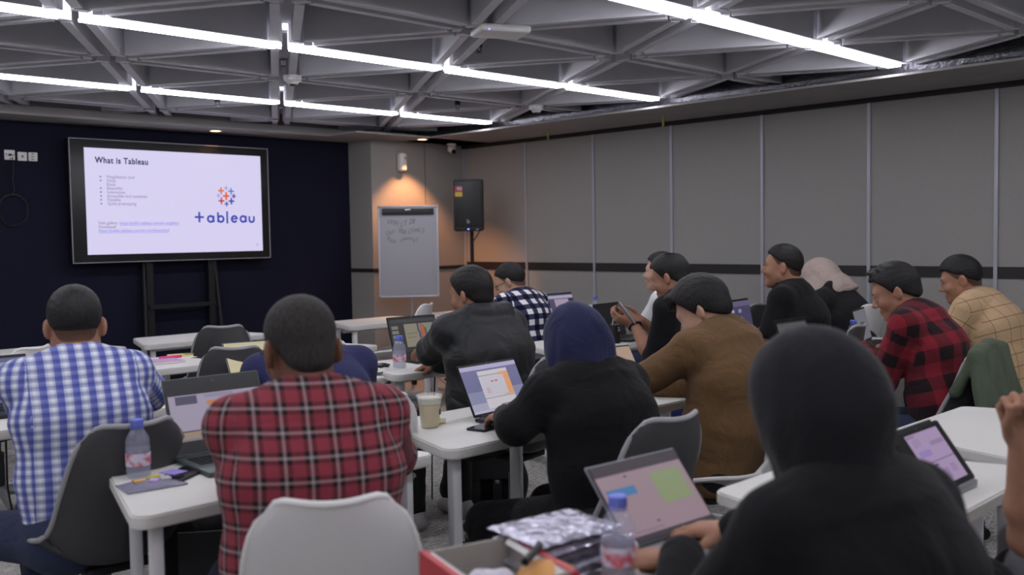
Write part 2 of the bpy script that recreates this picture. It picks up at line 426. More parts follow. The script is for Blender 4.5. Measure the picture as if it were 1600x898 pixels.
# ------------------------------------------------------------------ the big screen on its stand
TVY = 7.86
MT['tv_frame'] = mat('screen_frame', srgb(24, 24, 27), 0.35)
MT['tv_screen'] = mat('lit_slide', srgb(30, 28, 34), 0.5, emit=(0.70, 0.65, 0.90, 1), es=0.94)
MT['tv_ink'] = mat('slide_ink', srgb(10, 10, 10), 0.5, emit=(0.035, 0.035, 0.13, 1), es=1.0)
MT['tv_body'] = mat('slide_body_ink', srgb(10, 10, 10), 0.5, emit=(0.19, 0.17, 0.32, 1), es=1.0)
MT['tv_link'] = mat('slide_link_ink', srgb(10, 10, 10), 0.5, emit=(0.16, 0.18, 0.80, 1), es=1.0)
MT['tv_blue'] = mat('slide_logo_blue', srgb(10, 10, 10), 0.5, emit=(0.045, 0.06, 0.42, 1), es=1.0)
cx, cz = 3.745, 1.759
tv = empty('presentation_screen', 'large black screen showing a lavender slide on a black floor stand', 'screen', (cx, TVY, 0))
TW, TH = 1.745, 0.985
bz = cz
b = B().box((0, 0.045, bz), (TW, 0.07, TH), bev=0.006); b.build('frame', MT['tv_frame'], tv)
b = B()
for sx in (-1, 1): b.box((sx*(TW/2-0.003), 0.008, bz), (0.006, 0.012, TH))
for sz in (-1, 1): b.box((0, 0.008, bz+sz*(TH/2-0.003)), (TW, 0.012, 0.006))
b.build('bezel_edge', MT['rim_grey'], tv, smooth=False)
x0s, x1s, z0s, z1s = -0.755, 0.795, 1.333, 2.180                      # lit area
B().box(((x0s+x1s)/2, 0.008, (z0s+z1s)/2), (x1s-x0s, 0.006, z1s-z0s)).build('lit_panel', MT['tv_screen'], tv, smooth=False)
SW, SH = x1s-x0s, z1s-z0s
def sl(u, v): return (x0s+u*SW, 0.0044, z1s-v*SH)                    # slide coordinates, v downwards
def place_text(bb, txt, size, u, v, m, space=1.0, bold=0.0, width=None):
    t = text_mesh(txt, size, space)
    if width:
        w_ = max(q.co.x for q in t.verts)-min(q.co.x for q in t.verts); sx = width*SW/w_
        bmesh.ops.scale(t, vec=(sx, 1, 1), verts=t.verts)
    offs = [(0, 0)] if not bold else [(0, 0), (bold, 0), (0, bold), (bold, bold)]
    for k, (ox, oz) in enumerate(offs):
        tt = t.copy(); p = sl(u, v)
        bb._add(tt, m, Matrix.Translation((p[0]+ox, p[1]-0.0002*k, p[2]+oz)) @ Matrix.Rotation(PI/2, 4, 'X'))
    t.free()
b = B()
place_text(b, 'What is Tableau', 0.068, 0.052, 0.140, 0, 1.1, 0.0035, width=0.277)
b.build('slide_title', [MT['tv_ink']], tv, smooth=False)
b = B()
lines = [('Visualisation tool', 1, .147), ('VizQL', 1, .05), ('Easy', 0, .045), ('Beautiful', 1, .078), ('Interactive', 1, .092), ('Accessible and complete', 1, .212), ('Flexible', 1, .068), ('Quick prototyping', 1, .151)]
for k, (t, bl, wd) in enumerate(lines):
    v = 0.279+0.0362*k
    place_text(b, t, 0.036, 0.108, v, 0, width=wd)
    if bl:
        p = sl(0.077, v-0.012); b.cyl((p[0], p[1]-0.0006, p[2]), (p[0], p[1]+0.0006, p[2]), 0.007, n=12)
place_text(b, 'Visit gallery:', 0.036, 0.058, 0.716, 0, width=.10)
place_text(b, 'Download:', 0.036, 0.058, 0.753, 0, width=.09)
place_text(b, '10', 0.026, 0.955, 0.945, 0)
b.build('slide_text', [MT['tv_body']], tv, smooth=False)
b = B()
place_text(b, 'https://public.tableau.com/en-us/gallery', 0.036, 0.168, 0.717, 0, width=.325)
place_text(b, 'https://public.tableau.com/en-us/s/download', 0.036, 0.058, 0.789, 0, width=.375)
for u, v, wd in ((0.168, 0.725, .325), (0.058, 0.797, .375)):
    p = sl(u+wd/2, v); b.box((p[0], p[1], p[2]), (wd*SW, 0.001, 0.0025))
b.build('slide_links', [MT['tv_link']], tv, smooth=False)
def plus(bb, u, v, su, sv, th, m=0):
    p = sl(u, v); bb.box(p, (su*SW, 0.001, th), m=m); bb.box(p, (th, 0.001, sv*SH), m=m)
logo_cols = [srgb(226, 122, 74), srgb(150, 160, 214), srgb(92, 124, 200), srgb(140, 160, 232), srgb(234, 98, 46), srgb(88, 74, 186), srgb(206, 58, 84), srgb(56, 72, 172), srgb(74, 80, 178)]
lm = []
for k, c in enumerate(logo_cols):
    lm.append(mat('slide_mark_%d' % k, srgb(10, 10, 10), 0.5, emit=c, es=0.9))
b = B()
for k, (u, v, s, th) in enumerate([(.748, .374, .036, .014), (.779, .345, .024, .008), (.809, .377, .035, .012), (.731, .425, .024, .007), (.778, .427, .041, .016), (.825, .427, .025, .012), (.748, .478, .036, .014), (.809, .479, .035, .014), (.779, .509, .025, .011)]):
    plus(b, u, v, s, s*1.95, th, k)
b.build('slide_emblem', lm, tv, smooth=False)
b = B(); th = 0.0175                                                  # the wide spaced word mark, drawn as strokes
plus(b, .612, .645, .053, .105, th)
def ring(u, v, ru, rv, a0, a1):
    pts = [Vector((x0s+(u+ru*math.cos(R(a0+(a1-a0)*k/24)))*SW, 0.0046, z1s-(v-rv*math.sin(R(a0+(a1-a0)*k/24)))*SH)) for k in range(25)]
    for q0, q1 in zip(pts, pts[1:]):
        d = q1-q0; b.box((q0+q1)/2, (d.length+0.004, 0.001, th), Matrix.Rotation(-math.atan2(d.z, d.x), 3, 'Y'))
def bar(u, va, vb): p = sl(u, (va+vb)/2); b.box(p, (th*0.95, 0.001, (vb-va)*SH))
ring(.679, .664, .0165, .030, 0, 360); bar(.697, .630, .698)
ring(.741, .664, .0165, .030, 0, 360); bar(.724, .595, .698)
bar(.780, .585, .710)
ring(.824, .664, .0165, .030, 0, 320); p = sl(.824, .662); b.box(p, (.033*SW, .001, th*0.8))
ring(.879, .664, .0165, .030, 0, 360); bar(.897, .630, .698)
ring(.933, .672, .0145, .024, 180, 360); bar(.9185, .634, .672); bar(.9475, .634, .672)
b.build('slide_wordmark', [MT['tv_blue']], tv, smooth=False)
b = B()
for sx in (-0.24, 0.31):
    b.box((sx, 0.07, 0.66), (0.055, 0.05, 1.27))
b.build('upright', MT['black_metal'], tv, smooth=False)
b = B()
for sx in (-0.27, 0.36):
    b.tube([(sx, 0.09, 1.3), (sx+(0.05 if sx > 0 else -0.05), -0.02, 0.06)], 0.02, 8)
b.build('brace', MT['black_metal'], tv)
B().box((0.04, 0.05, 0.885), (0.60, 0.05, 0.035)).build('crossbar', MT['black_metal'], tv, smooth=False)
B().box((0.035, 0.05, 0.30), (0.6, 0.03, 0.03)).build('crossbar', MT['black_metal'], tv, smooth=False)
for sx in (-0.27, 0.34):
    b = B().box((sx, -0.12, 0.085), (0.06, 0.50, 0.04), bev=0.006)
    b.build('foot', MT['black_metal'], tv, smooth=False)
    for fy in (-0.33, 0.08):
        B().cyl((sx-0.012, fy, 0.033), (sx+0.012, fy, 0.033), 0.033, n=18, bev=0.005).build('caster', MT['black_plastic'], tv)
B().box((-0.1+0.14, 0.09, 1.75), (0.6, 0.03, 0.4)).build('mount_plate', MT['black_metal'], tv, smooth=False)

# ------------------------------------------------------------------ flipchart
MT['board'] = mat('whiteboard_enamel', srgb(148, 148, 154), 0.45)
MT['marker'] = mat('faint_marker', srgb(104, 104, 110), 0.6)
A0 = at(590, 322, d=9.05); A1 = at(684, 323, d=9.10); A2 = at(593, 466, d=9.0); A3 = at(687, 461, d=9.05)
fw = (A1-A0).length; fh = (A0.z-A2.z); fa = math.atan2(A1.y-A0.y, A1.x-A0.x)
fc = (A0+A1+A2+A3)/4
fl = empty('flipchart', 'white flipchart easel with faint handwriting in front of the grey pier', 'flipchart', (fc.x, fc.y, 0), fa)
tilt = Matrix.Rotation(R(-5), 3, 'X')
def ft(x, y, z): return tilt @ Vector((x, y, z))+Vector((0, 0, fc.z))
b = B(); b.box(ft(0, 0, 0), (fw-0.02, 0.014, fh-0.02), tilt, bev=0.004); b.build('board', MT['board'], fl)
b = B()
for sx in (-1, 1): b.box(ft(sx*(fw/2-0.008), 0, 0), (0.016, 0.022, fh-0.03), tilt, bev=0.005)
for sz in (-1, 1): b.box(ft(0, 0, sz*(fh/2-0.008)), (fw-0.03, 0.022, 0.016), tilt, bev=0.005)
b.build('board_frame', MT['alu'], fl)
b = B()
for sx in (-1, 1):
    for sz in (-1, 1): b.box(ft(sx*(fw/2-0.012), 0, sz*(fh/2-0.012)), (0.028, 0.026, 0.028), tilt, bev=0.008)
b.build('corner_cap', MT['rim_grey'], fl)
b = B().box(ft(0, -0.016, fh/2-0.055), (fw*0.86, 0.022, 0.058), tilt, bev=0.005)
b.build('paper_clamp', MT['black_plastic'], fl)
b = B().box(ft(0, -0.028, fh/2-0.040), (0.05, 0.004, 0.012), tilt, bev=0.001); b.build('clamp_badge', MT['steel'], fl)
b = B()
def scrawl(txt, x, z, width, h, seed):
    t = text_mesh(txt, h, 1.0); w_ = max(q.co.x for q in t.verts); rn = random.Random(seed)
    for q in t.verts:
        x_ = q.co.x; q.co.x *= width/w_; q.co.y += 0.012*math.sin(x_*23+seed)+0.1*q.co.x*0.15; q.co.x += q.co.y*0.18
    b._add(t, 0, Matrix.Translation(ft(x, -0.0078, z)) @ tilt.to_4x4() @ Matrix.Rotation(PI/2, 4, 'X'))
scrawl('WIFI LT 28', -fw*0.36, fh*0.285, fw*0.46, 0.068, 1)
scrawl('User : BBA Ckwb17', -fw*0.38, fh*0.195, fw*0.64, 0.068, 4)
scrawl('Pass : qwerty1', -fw*0.36, fh*0.105, fw*0.50, 0.068, 2)
b.build('handwriting', MT['marker'], fl, smooth=False)
b = B().tube([ft(0.02, 0.02, -fh/2+0.1), (0.02, 0.06, fc.z-fh/2-0.1), (0.02, 0.1, 0.35)], 0.016, 10); b.build('post', MT['alu'], fl)
b = B().lathe([(0.02, 0.35), (0.03, 0.34), (0.03, 0.26), (0.02, 0.25)], (0.02, 0.1, 0)); b.build('hub', MT['black_plastic'], fl)
for k in range(3):
    a = R(90+120*k); b = B().tube([(0.02, 0.1, 0.30), (0.02+0.38*math.cos(a), 0.1+0.26*math.sin(a), 0.04)], 0.013, 8); b.build('leg', MT['alu'], fl)
    B().cyl((0.02+0.38*math.cos(a), 0.1+0.26*math.sin(a), 0), (0.02+0.38*math.cos(a), 0.1+0.26*math.sin(a), 0.05), 0.028, n=16, bev=0.006).build('caster', MT['black_plastic'], fl)

# ------------------------------------------------------------------ loudspeaker on a pole
MT['sp'] = noise_on(mat('speaker_box', srgb(20, 20, 21), 0.55), 60, 0.05, 0.05)
MT['sp_grille'] = noise_on(mat('speaker_grille', srgb(27, 29, 29), 0.5), 400, 0.2, 0.1)
MT['red_sticker'] = mat('red_sticker', srgb(150, 52, 66), 0.5); MT['yellow_sticker'] = mat('yellow_sticker', srgb(176, 150, 52), 0.5)
MT['blue_led'] = mat('blue_led', srgb(40, 60, 200), 0.4, emit=(0.15, 0.2, 1, 1), es=4)
P = at(733, 320, d=9.25)
Pt, Pb = at(733, 281, d=9.25), at(733, 361, d=9.25); sh = (Pt-Pb).z; sw = 0.28
sa = -R(47)                                                          # speaker aims into the room
sp = empty('loudspeaker', 'black loudspeaker with a red and yellow sticker on a pole in the corner', 'loudspeaker', (P.x, P.y, 0), sa)
z0, z1 = Pb.z, Pt.z
prof = [(-0.135, -0.12), (0.135, -0.12), (0.145, -0.08), (0.12, 0.10), (0.06, 0.14), (-0.06, 0.14), (-0.12, 0.10), (-0.145, -0.08)]
B().prism(prof, z0, z1, bev=0.012).build('cabinet', MT['sp'], sp)
B().box((0, -0.121, (z0+z1)/2+0.01), (0.25, 0.012, sh-0.07), bev=0.006).build('grille', MT['sp_grille'], sp)
B().box((-0.085, -0.1285, z1-0.092), (0.068, 0.003, 0.055)).build('red_sticker', MT['red_sticker'], sp, smooth=False)
b = B().box((-0.085, -0.130, z1-0.088), (0.026, 0.001, 0.026)); b.box((-0.06, -0.13, z1-0.09), (0.012, 0.001, 0.03)); b.build('sticker_print', MT['rim_grey'], sp, smooth=False)
B().box((-0.085, -0.1285, z1-0.141), (0.068, 0.003, 0.042)).build('yellow_sticker', MT['yellow_sticker'], sp, smooth=False)
b = B()
for dx, dz in ((-0.002, 0.014), (0.002, 0.0), (-0.002, -0.012)): b.box((dx, -0.129, z0+0.09+dz), (0.022, 0.003, 0.005))
for dx, dz in ((-0.011, 0.007), (0.011, -0.006)): b.box((dx, -0.129, z0+0.09+dz), (0.005, 0.003, 0.012))
b.build('badge', MT['alu'], sp, smooth=False)
B().box((0, -0.124, z0+0.018), (0.016, 0.01, 0.009), bev=0.002).build('power_led', MT['blue_led'], sp)
B().box((0.085, -0.123, z0+0.014), (0.02, 0.008, 0.008), bev=0.002).build('name_badge', MT['alu'], sp)
B().tube([(0.02, 0, z0+0.02), (0.02, 0, 0.45)], 0.018, 12).build('pole', MT['black_metal'], sp)
B().tube([(0.1, 0.0, z0+0.01), (0.07, -0.02, z0-0.05), (0.03, -0.02, z0-0.10)], 0.005, 8).build('cable', MT['black_plastic'], sp)
b = B()
B().cyl((0.02, 0, 0.42), (0.02, 0, 0.52), 0.03, n=16, bev=0.004).build('collar', MT['black_plastic'], sp)
for k in range(3):
    a = R(40+120*k); B().tube([(0.02, 0, 0.48), (0.02+0.33*math.cos(a), 0.33*math.sin(a), 0.02)], 0.011, 8).build('leg', MT['black_metal'], sp)

# ------------------------------------------------------------------ ceiling fittings
P = at(782, 50, z=GZ-0.02)
e = empty('access_point', 'flat white rounded box with a blue light under the ceiling beam crossing', 'access point', (P.x, P.y, GZ), R(-25))
B().box((0, 0, -0.018), (0.26, 0.2, 0.036), bev=0.016, seg=3).build('housing', MT['white_plastic'], e)
Pl = at(756, 54, z=GZ-0.036)-e.location
B().box((-0.09, -0.085, -0.03), (0.008, 0.03, 0.006), bev=0.002).build('status_light', MT['blue_led'], e)
def detector(px, py, label):
    P = at(px, py, z=GZ-0.01)
    e = empty('smoke_detector', label, 'detector', (P.x, P.y, GZ), 0, 'white ceiling detectors')
    B().lathe([(0, -0.055), (0.03, -0.053), (0.042, -0.035), (0.055, -0.03), (0.058, 0.0), (0, 0.0)]).build('housing', MT['white_plastic'], e)
    B().cyl((0, 0, -0.062), (0, 0, -0.054), 0.018, n=16).build('vent', MT['dark_strip'], e)
detector(457, 121, 'white ceiling detector at the beam crossing right of the upright beam')
detector(838, 167, 'white ceiling detector at a beam crossing above the right wall corner')
def sprinkler(px, py, z, label):
    P = at(px, py, z=z)
    e = empty('fire_sprinkler', label, 'sprinkler', (P.x, P.y, z), 0, 'ceiling sprinklers')
    B().cyl((0, 0, 0.02), (0, 0, TOP-z), 0.013, n=10).build('pipe', MT['black_metal'], e)
    b = B().cyl((0, 0, -0.004), (0, 0, 0.03), 0.022, n=16)
    b.tube([(-0.014, 0, 0.0), (-0.018, 0, -0.02), (0, 0, -0.035)], 0.003, 6); b.tube([(0.014, 0, 0.0), (0.018, 0, -0.02), (0, 0, -0.035)], 0.003, 6)
    b.build('head', MT['black_metal'], e)
    B().cyl((0, 0, -0.040), (0, 0, -0.036), 0.02, n=14).build('deflector', MT['base_grey'], e)
sprinkler(340, 158, GZ+0.0, 'dark sprinkler head in the ceiling grid above the screen')
sprinkler(715, 163, GZ+0.0, 'dark sprinkler head in the ceiling grid above the loudspeaker')
sprinkler(748, 72, GZ+0.06, 'sprinkler head just behind the flat white ceiling box')
sprinkler(1202, 79, GZ+0.06, 'sprinkler head above the nearest lit ceiling row at right')
MT['yellow_tag'] = mat('yellow_tape', srgb(150, 146, 70), 0.6)
for k, (px, py, lb) in enumerate(((856, 193, 'thin yellow tag hanging at the ceiling band, left one'), (1036, 184, 'thin yellow tag hanging at the ceiling band, right one'))):
    P = at(px, py, X=6.35)
    tag(B().box((P.x, P.y, SOF-0.045), (0.004, 0.018, 0.09)).build('hanging_tag', MT['yellow_tag'], smooth=False), lb, 'tag', 'yellow hanging tags')
# pipes and ducts in the dark void above the grid
MT['pipe_red'] = mat('red_brown_pipe', srgb(84, 58, 56), 0.6); MT['duct_grey'] = noise_on(mat('dull_duct', srgb(96, 96, 98), 0.6, metal=0.3), 4, 0.2)
b = B().tube([(2.2, 3.9, 2.95), (3.4, 4.15, 2.95), (3.4, 4.15, 3.14)], 0.035, 10)
tag(b.build('sprinkler_pipe', MT['pipe_red']), 'reddish pipe in the dark void above the ceiling grid', 'pipe')
b = B().box((1.2, 5.0, 2.97), (0.5, 4.5, 0.26), bev=0.01); tag(b.build('vent_duct', MT['duct_grey']), 'dull metal duct in the void above the ceiling grid at left', 'duct')
b = B().box((4.2, 3.2, 2.99), (0.4, 6.5, 0.22), bev=0.01); tag(b.build('vent_duct', MT['duct_grey']), 'dull metal duct in the void above the ceiling grid at right', 'duct')
# ------------------------------------------------------------------ tables
TH_ = 0.74
def rounded(poly, rad, seg=5):
    out = []; n = len(poly)
    for i in range(n):
        p, a, c = Vector(poly[i]), Vector(poly[i-1]), Vector(poly[(i+1) % n])
        u, v = (a-p).normalized(), (c-p).normalized()
        ang = u.angle(v); t = rad/math.tan(ang/2); p0, p1 = p+u*t, p+v*t
        o = p+(u+v).normalized()*(rad/math.sin(ang/2))
        a0 = math.atan2((p0-o).y, (p0-o).x); a1 = math.atan2((p1-o).y, (p1-o).x)
        d = (a1-a0+PI) % (2*PI)-PI
        for k in range(seg+1): out.append((o.x+rad*math.cos(a0+d*k/seg), o.y+rad*math.sin(a0+d*k/seg)))
    return out
TD = 0.56
def make_table(label, x0, y0, cat='table'):
    t = empty('trapezoid_table', label, cat, (x0+0.5, y0, 0), 0, 'white trapezoid tables')
    poly = rounded([(-0.495, 0), (0.495, 0), (0.335, TD), (-0.335, TD)], 0.045)
    B().prism(poly, TH_-0.036, TH_, bev=0.005).build('tabletop', MT['white_table'], t)
    for sx in (-1, 1):
        f = (sx*0.405, 0.075); bk = (sx*0.285, TD-0.075)
        for (lx, ly) in (f, bk):
            B().box((lx, ly, 0.395), (0.034, 0.05, 0.63), Matrix.Rotation(R(16)*sx, 3, 'Z'), bev=0.008).build('leg', MT['white_metal'], t)
        d = Vector((bk[0]-f[0], bk[1]-f[1])); a = math.atan2(d.y, d.x); mid = ((f[0]+bk[0])/2, (f[1]+bk[1])/2)
        B().box((mid[0], mid[1], 0.075), (d.length+0.09, 0.04, 0.032), Matrix.Rotation(a, 3, 'Z'), bev=0.008).build('foot_rail', MT['white_metal'], t)
        for (lx, ly) in (f, bk):
            c = B()
            c.cyl((lx-0.014, ly, 0.028), (lx+0.014, ly, 0.028), 0.028, n=18, bev=0.005)
            c.cyl((lx, ly, 0.035), (lx, ly, 0.066), 0.012, n=10)
            w_ = c.build('caster', MT['black_plastic'], t)
            B().cyl((lx-0.0155, ly, 0.028), (lx+0.0155, ly, 0.028), 0.015, n=14).build('hub', MT['white_plastic'], w_)
    B().box((0, TD-0.09, 0.66), (0.5, 0.03, 0.04), bev=0.004).build('crossbar', MT['white_metal'], t)
    return t
tabs = [
 ('nearest white table carrying the red tray and foil packs at bottom centre', 0.975, 0.90),
 ('white table under the tablet, left of the thin wedge gap at lower right', 1.99, 0.90),
 ('white table right of the thin wedge gap behind the raised fist', 3.005, 0.90),
 ('white table with the water bottle and pouch before the red plaid man', 0.97, 2.35),
 ('white table with the iced drink before the woman in navy headscarf', 1.99, 2.35),
 ('white table before the man in brown jacket', 3.005, 2.35),
 ('white table before the man in red and black plaid', 4.12, 2.35),
 ('white table before the man in tan checked shirt', 5.14, 2.35),
 ('white table before the man in blue checked shirt', 0.90, 3.85),
 ('white table with the yellow laptop before the person in navy', 1.915, 3.85),
 ('white table with cables and bottle before the man in black jacket', 2.93, 3.85),
 ('white table with black laptop before the man holding a phone', 4.15, 3.85),
 ('white table with cup and mouse before the man in black polo', 5.04, 3.30),
 ('white table with pink marker and yellow notes behind the blue checked shirt', 1.74, 5.05),
 ('white table whose end shows between white chair and flipchart table legs', 2.755, 5.05),
 ('white table before the man in black and white checks', 4.30, 5.05),
 ('white second row table with a laptop left of the navy headscarf', 5.315, 5.05),
 ('empty white front table at far left against the navy wall', 1.66, 6.32),
 ('empty white front table behind the dark chair below the screen', 2.74, 6.32),
 ('empty white front table before the flipchart', 4.39, 6.32),
 ('white front table right of the flipchart, partly behind the black jacket man', 5.40, 6.32)]
T0 = None
for lb, x, y in tabs:
    if T0 is None: T0 = make_table(lb, x, y)
    else: dup(T0, lb, (x+0.5, y, 0), 0)

# ------------------------------------------------------------------ shell chairs on five-star bases
def chair_prof(v):
    """side profile of the shell: v 0..1 from the seat's front edge to the top of the back -> (y, z), y forwards"""
    P = [(0.235, 0.425), (0.20, 0.452), (0.08, 0.452), (-0.06, 0.440), (-0.155, 0.455), (-0.205, 0.53), (-0.235, 0.64), (-0.262, 0.76), (-0.285, 0.885)]
    t = v*(len(P)-1); i = min(int(t), len(P)-2); f = t-i
    a = P[max(i-1, 0)]; b_ = P[i]; c = P[i+1]; d = P[min(i+2, len(P)-1)]
    cr = lambda k: 0.5*((2*b_[k])+(-a[k]+c[k])*f+(2*a[k]-5*b_[k]+4*c[k]-d[k])*f*f+(-a[k]+3*b_[k]-3*c[k]+d[k])*f**3)
    return cr(0), cr(1)
def chair_pt(u, v):
    s = 2*u-1; y, z = chair_prof(v)
    w = 0.228-0.060*max(0, v-0.42)/0.58
    if v < 0.12: w *= (1-((0.12-v)/0.12)**2.4*0.30)
    if v > 0.84: w *= math.sqrt(max(0, 1-((v-0.84)/0.16)**2.6*0.40))
    curl = 0.035+0.075*math.exp(-((v-0.5)/0.28)**2)+0.02*v
    y2, z2 = chair_prof(min(1, v+0.01)); y1, z1 = chair_prof(max(0, v-0.01)); n = Vector((0, -(z2-z1), (y2-y1))); n.normalize(); n = -n   # towards the sitter
    q = abs(s)**2.6*curl
    top = (0.012*s*s-0.050*abs(s)**7)*max(0, (v-0.78)/0.22)
    return Vector((s*w, y+n.y*q, z+n.z*q+top))
def make_chair(label, kind):
    t = empty('shell_chair', label, 'chair', (0, 0, 0), 0, 'shell chairs on wheels')
    sh, rim = (('chair_white', 'white_plastic') if kind == 'white' else ('chair_grey', 'rim_grey'))
    B().sheet(chair_pt, 21, 33, 0.009).build('shell', MT[sh], t)
    N = 14; ed = [chair_pt(k/N, 1) for k in range(N+1)]+[chair_pt(1, 1-k/30) for k in range(1, 31)]+[chair_pt(1-k/N, 0) for k in range(1, N+1)]+[chair_pt(0, k/30) for k in range(1, 30)]
    B().tube(ed, 0.0085, 8, closed=True).build('rim', MT[rim], t)
    B().box((0, 0.0, 0.418), (0.2, 0.22, 0.03), bev=0.008).build('seat_plate', MT['black_metal'], t)
    b = B().cyl((0, 0, 0.13), (0, 0, 0.33), 0.028, n=20, bev=0.003); b.cyl((0, 0, 0.32), (0, 0, 0.41), 0.014, n=14)
    b.build('gas_column', MT['black_plastic'] if kind == 'white' else MT['base_grey'], t)
    base = B().cyl((0, 0, 0.09), (0, 0, 0.15), 0.04, 0.036, n=20, bev=0.004)
    for k in range(5):
        a = R(90+72*k); c, s = math.cos(a), math.sin(a)
        base.tube([(0.02*c, 0.02*s, 0.125), (0.15*c, 0.15*s, 0.105), (0.275*c, 0.275*s, 0.075)], [0.022, 0.019, 0.015], 10)
    base.build('star_base', MT['base_grey'], t)
    for k in range(5):
        a = R(90+72*k); c, s = math.cos(a), math.sin(a); p = Vector((0.27*c, 0.27*s, 0.028))
        q = Vector((-s, c, 0)); w = B().cyl(p-q*0.022, p-q*0.006, 0.028, n=16, bev=0.004); w.cyl(p+q*0.006, p+q*0.022, 0.028, n=16, bev=0.004); w.cyl(p, p+Vector((0, 0, 0.045)), 0.009, n=8); w.box(p+Vector((0, 0, 0.012)), (0.02, 0.02, 0.03))
        w.build('caster', MT['black_plastic'], t)
    return t
CH = {}
def chair(kind, label, x, y, az, lift=0.0):
    """az: compass direction the sitter faces, clockwise from the screen wall's normal (+Y)"""
    if kind not in CH:
        c = make_chair(label, kind); c.location = (x, y, 0); c.rotation_euler = (0, 0, -R(az)); CH[kind] = c
    else: c = dup(CH[kind], label, (x, y, 0), -R(az))
    return c
# ------------------------------------------------------------------ people: smooth implicit bodies turned into meshes
f32 = np.float32
def V3(*a): return np.array(a, f32) if len(a) > 1 else np.array(a[0], f32)
def nrm(v): v = np.asarray(v, f32); return v/max(1e-9, np.linalg.norm(v))
class Cone:
    """round cone from a to b; flat=(axis, s) widens it by s along the axis"""
    def __init__(s, a, b, r0, r1, k=0.02, op='u', flat=None):
        s.a, s.b, s.r0, s.r1, s.k, s.op = V3(a), V3(b), r0, r1, k, op
        s.flat = None if flat is None else (nrm(flat[0]), flat[1])
    def ev(s, P):
        Q = P-s.a; ab = s.b-s.a
        if s.flat is not None:
            ax, sx = s.flat; q = 1-1/sx
            Q = Q-np.outer(Q@ax, ax*q); ab = ab-ax*(ab@ax)*q
        L = max(1e-9, float(ab@ab)); t = np.clip((Q@ab)/L, 0, 1)
        D = Q-t[:, None]*ab
        return np.sqrt(np.einsum('ij,ij->i', D, D))-(s.r0+(s.r1-s.r0)*t)
    def box(s):
        r = max(s.r0, s.r1)*(s.flat[1] if s.flat else 1)
        return np.minimum(s.a, s.b)-r, np.maximum(s.a, s.b)+r
class Ell:
    def __init__(s, c, r, M=None, k=0.02, op='u'):
        s.c, s.r, s.k, s.op = V3(c), V3(r), k, op; s.M = np.eye(3, dtype=f32) if M is None else np.asarray(M, f32)   # columns = axes
    def ev(s, P):
        Q = (P-s.c)@s.M; A = Q/s.r; k0 = np.sqrt(np.einsum('ij,ij->i', A, A)); A = A/s.r; k1 = np.sqrt(np.einsum('ij,ij->i', A, A))
        return k0*(k0-1)/np.maximum(k1, 1e-6)
    def box(s): r = float(max(s.r)); return s.c-r, s.c+r
class Fun:
    """free function, used to cut (op 'i' keeps where f<0, 's' removes where f<0)"""
    def __init__(s, f, op='i', k=0.004): s.f, s.op, s.k = f, op, k
    def ev(s, P): return s.f(P).astype(f32)
    def box(s): return None
def smin(a, b, k):
    if k <= 0: return np.minimum(a, b)
    h = np.clip(k-np.abs(a-b), 0, None)/k
    return np.minimum(a, b)-h*h*k*0.25
def combine(prims, P, disp=None, keep=None):
    d = np.full(len(P), 9.0, f32)
    for i, p in enumerate(prims):
        if keep is not None and not keep[i]: continue
        e = p.ev(P)
        if p.op == 'u': d = smin(d, e, p.k)
        elif p.op == 's': d = -smin(-d, e, p.k)
        else: d = -smin(-d, -e, p.k)
    if disp is not None: d = d+disp(P)
    return d
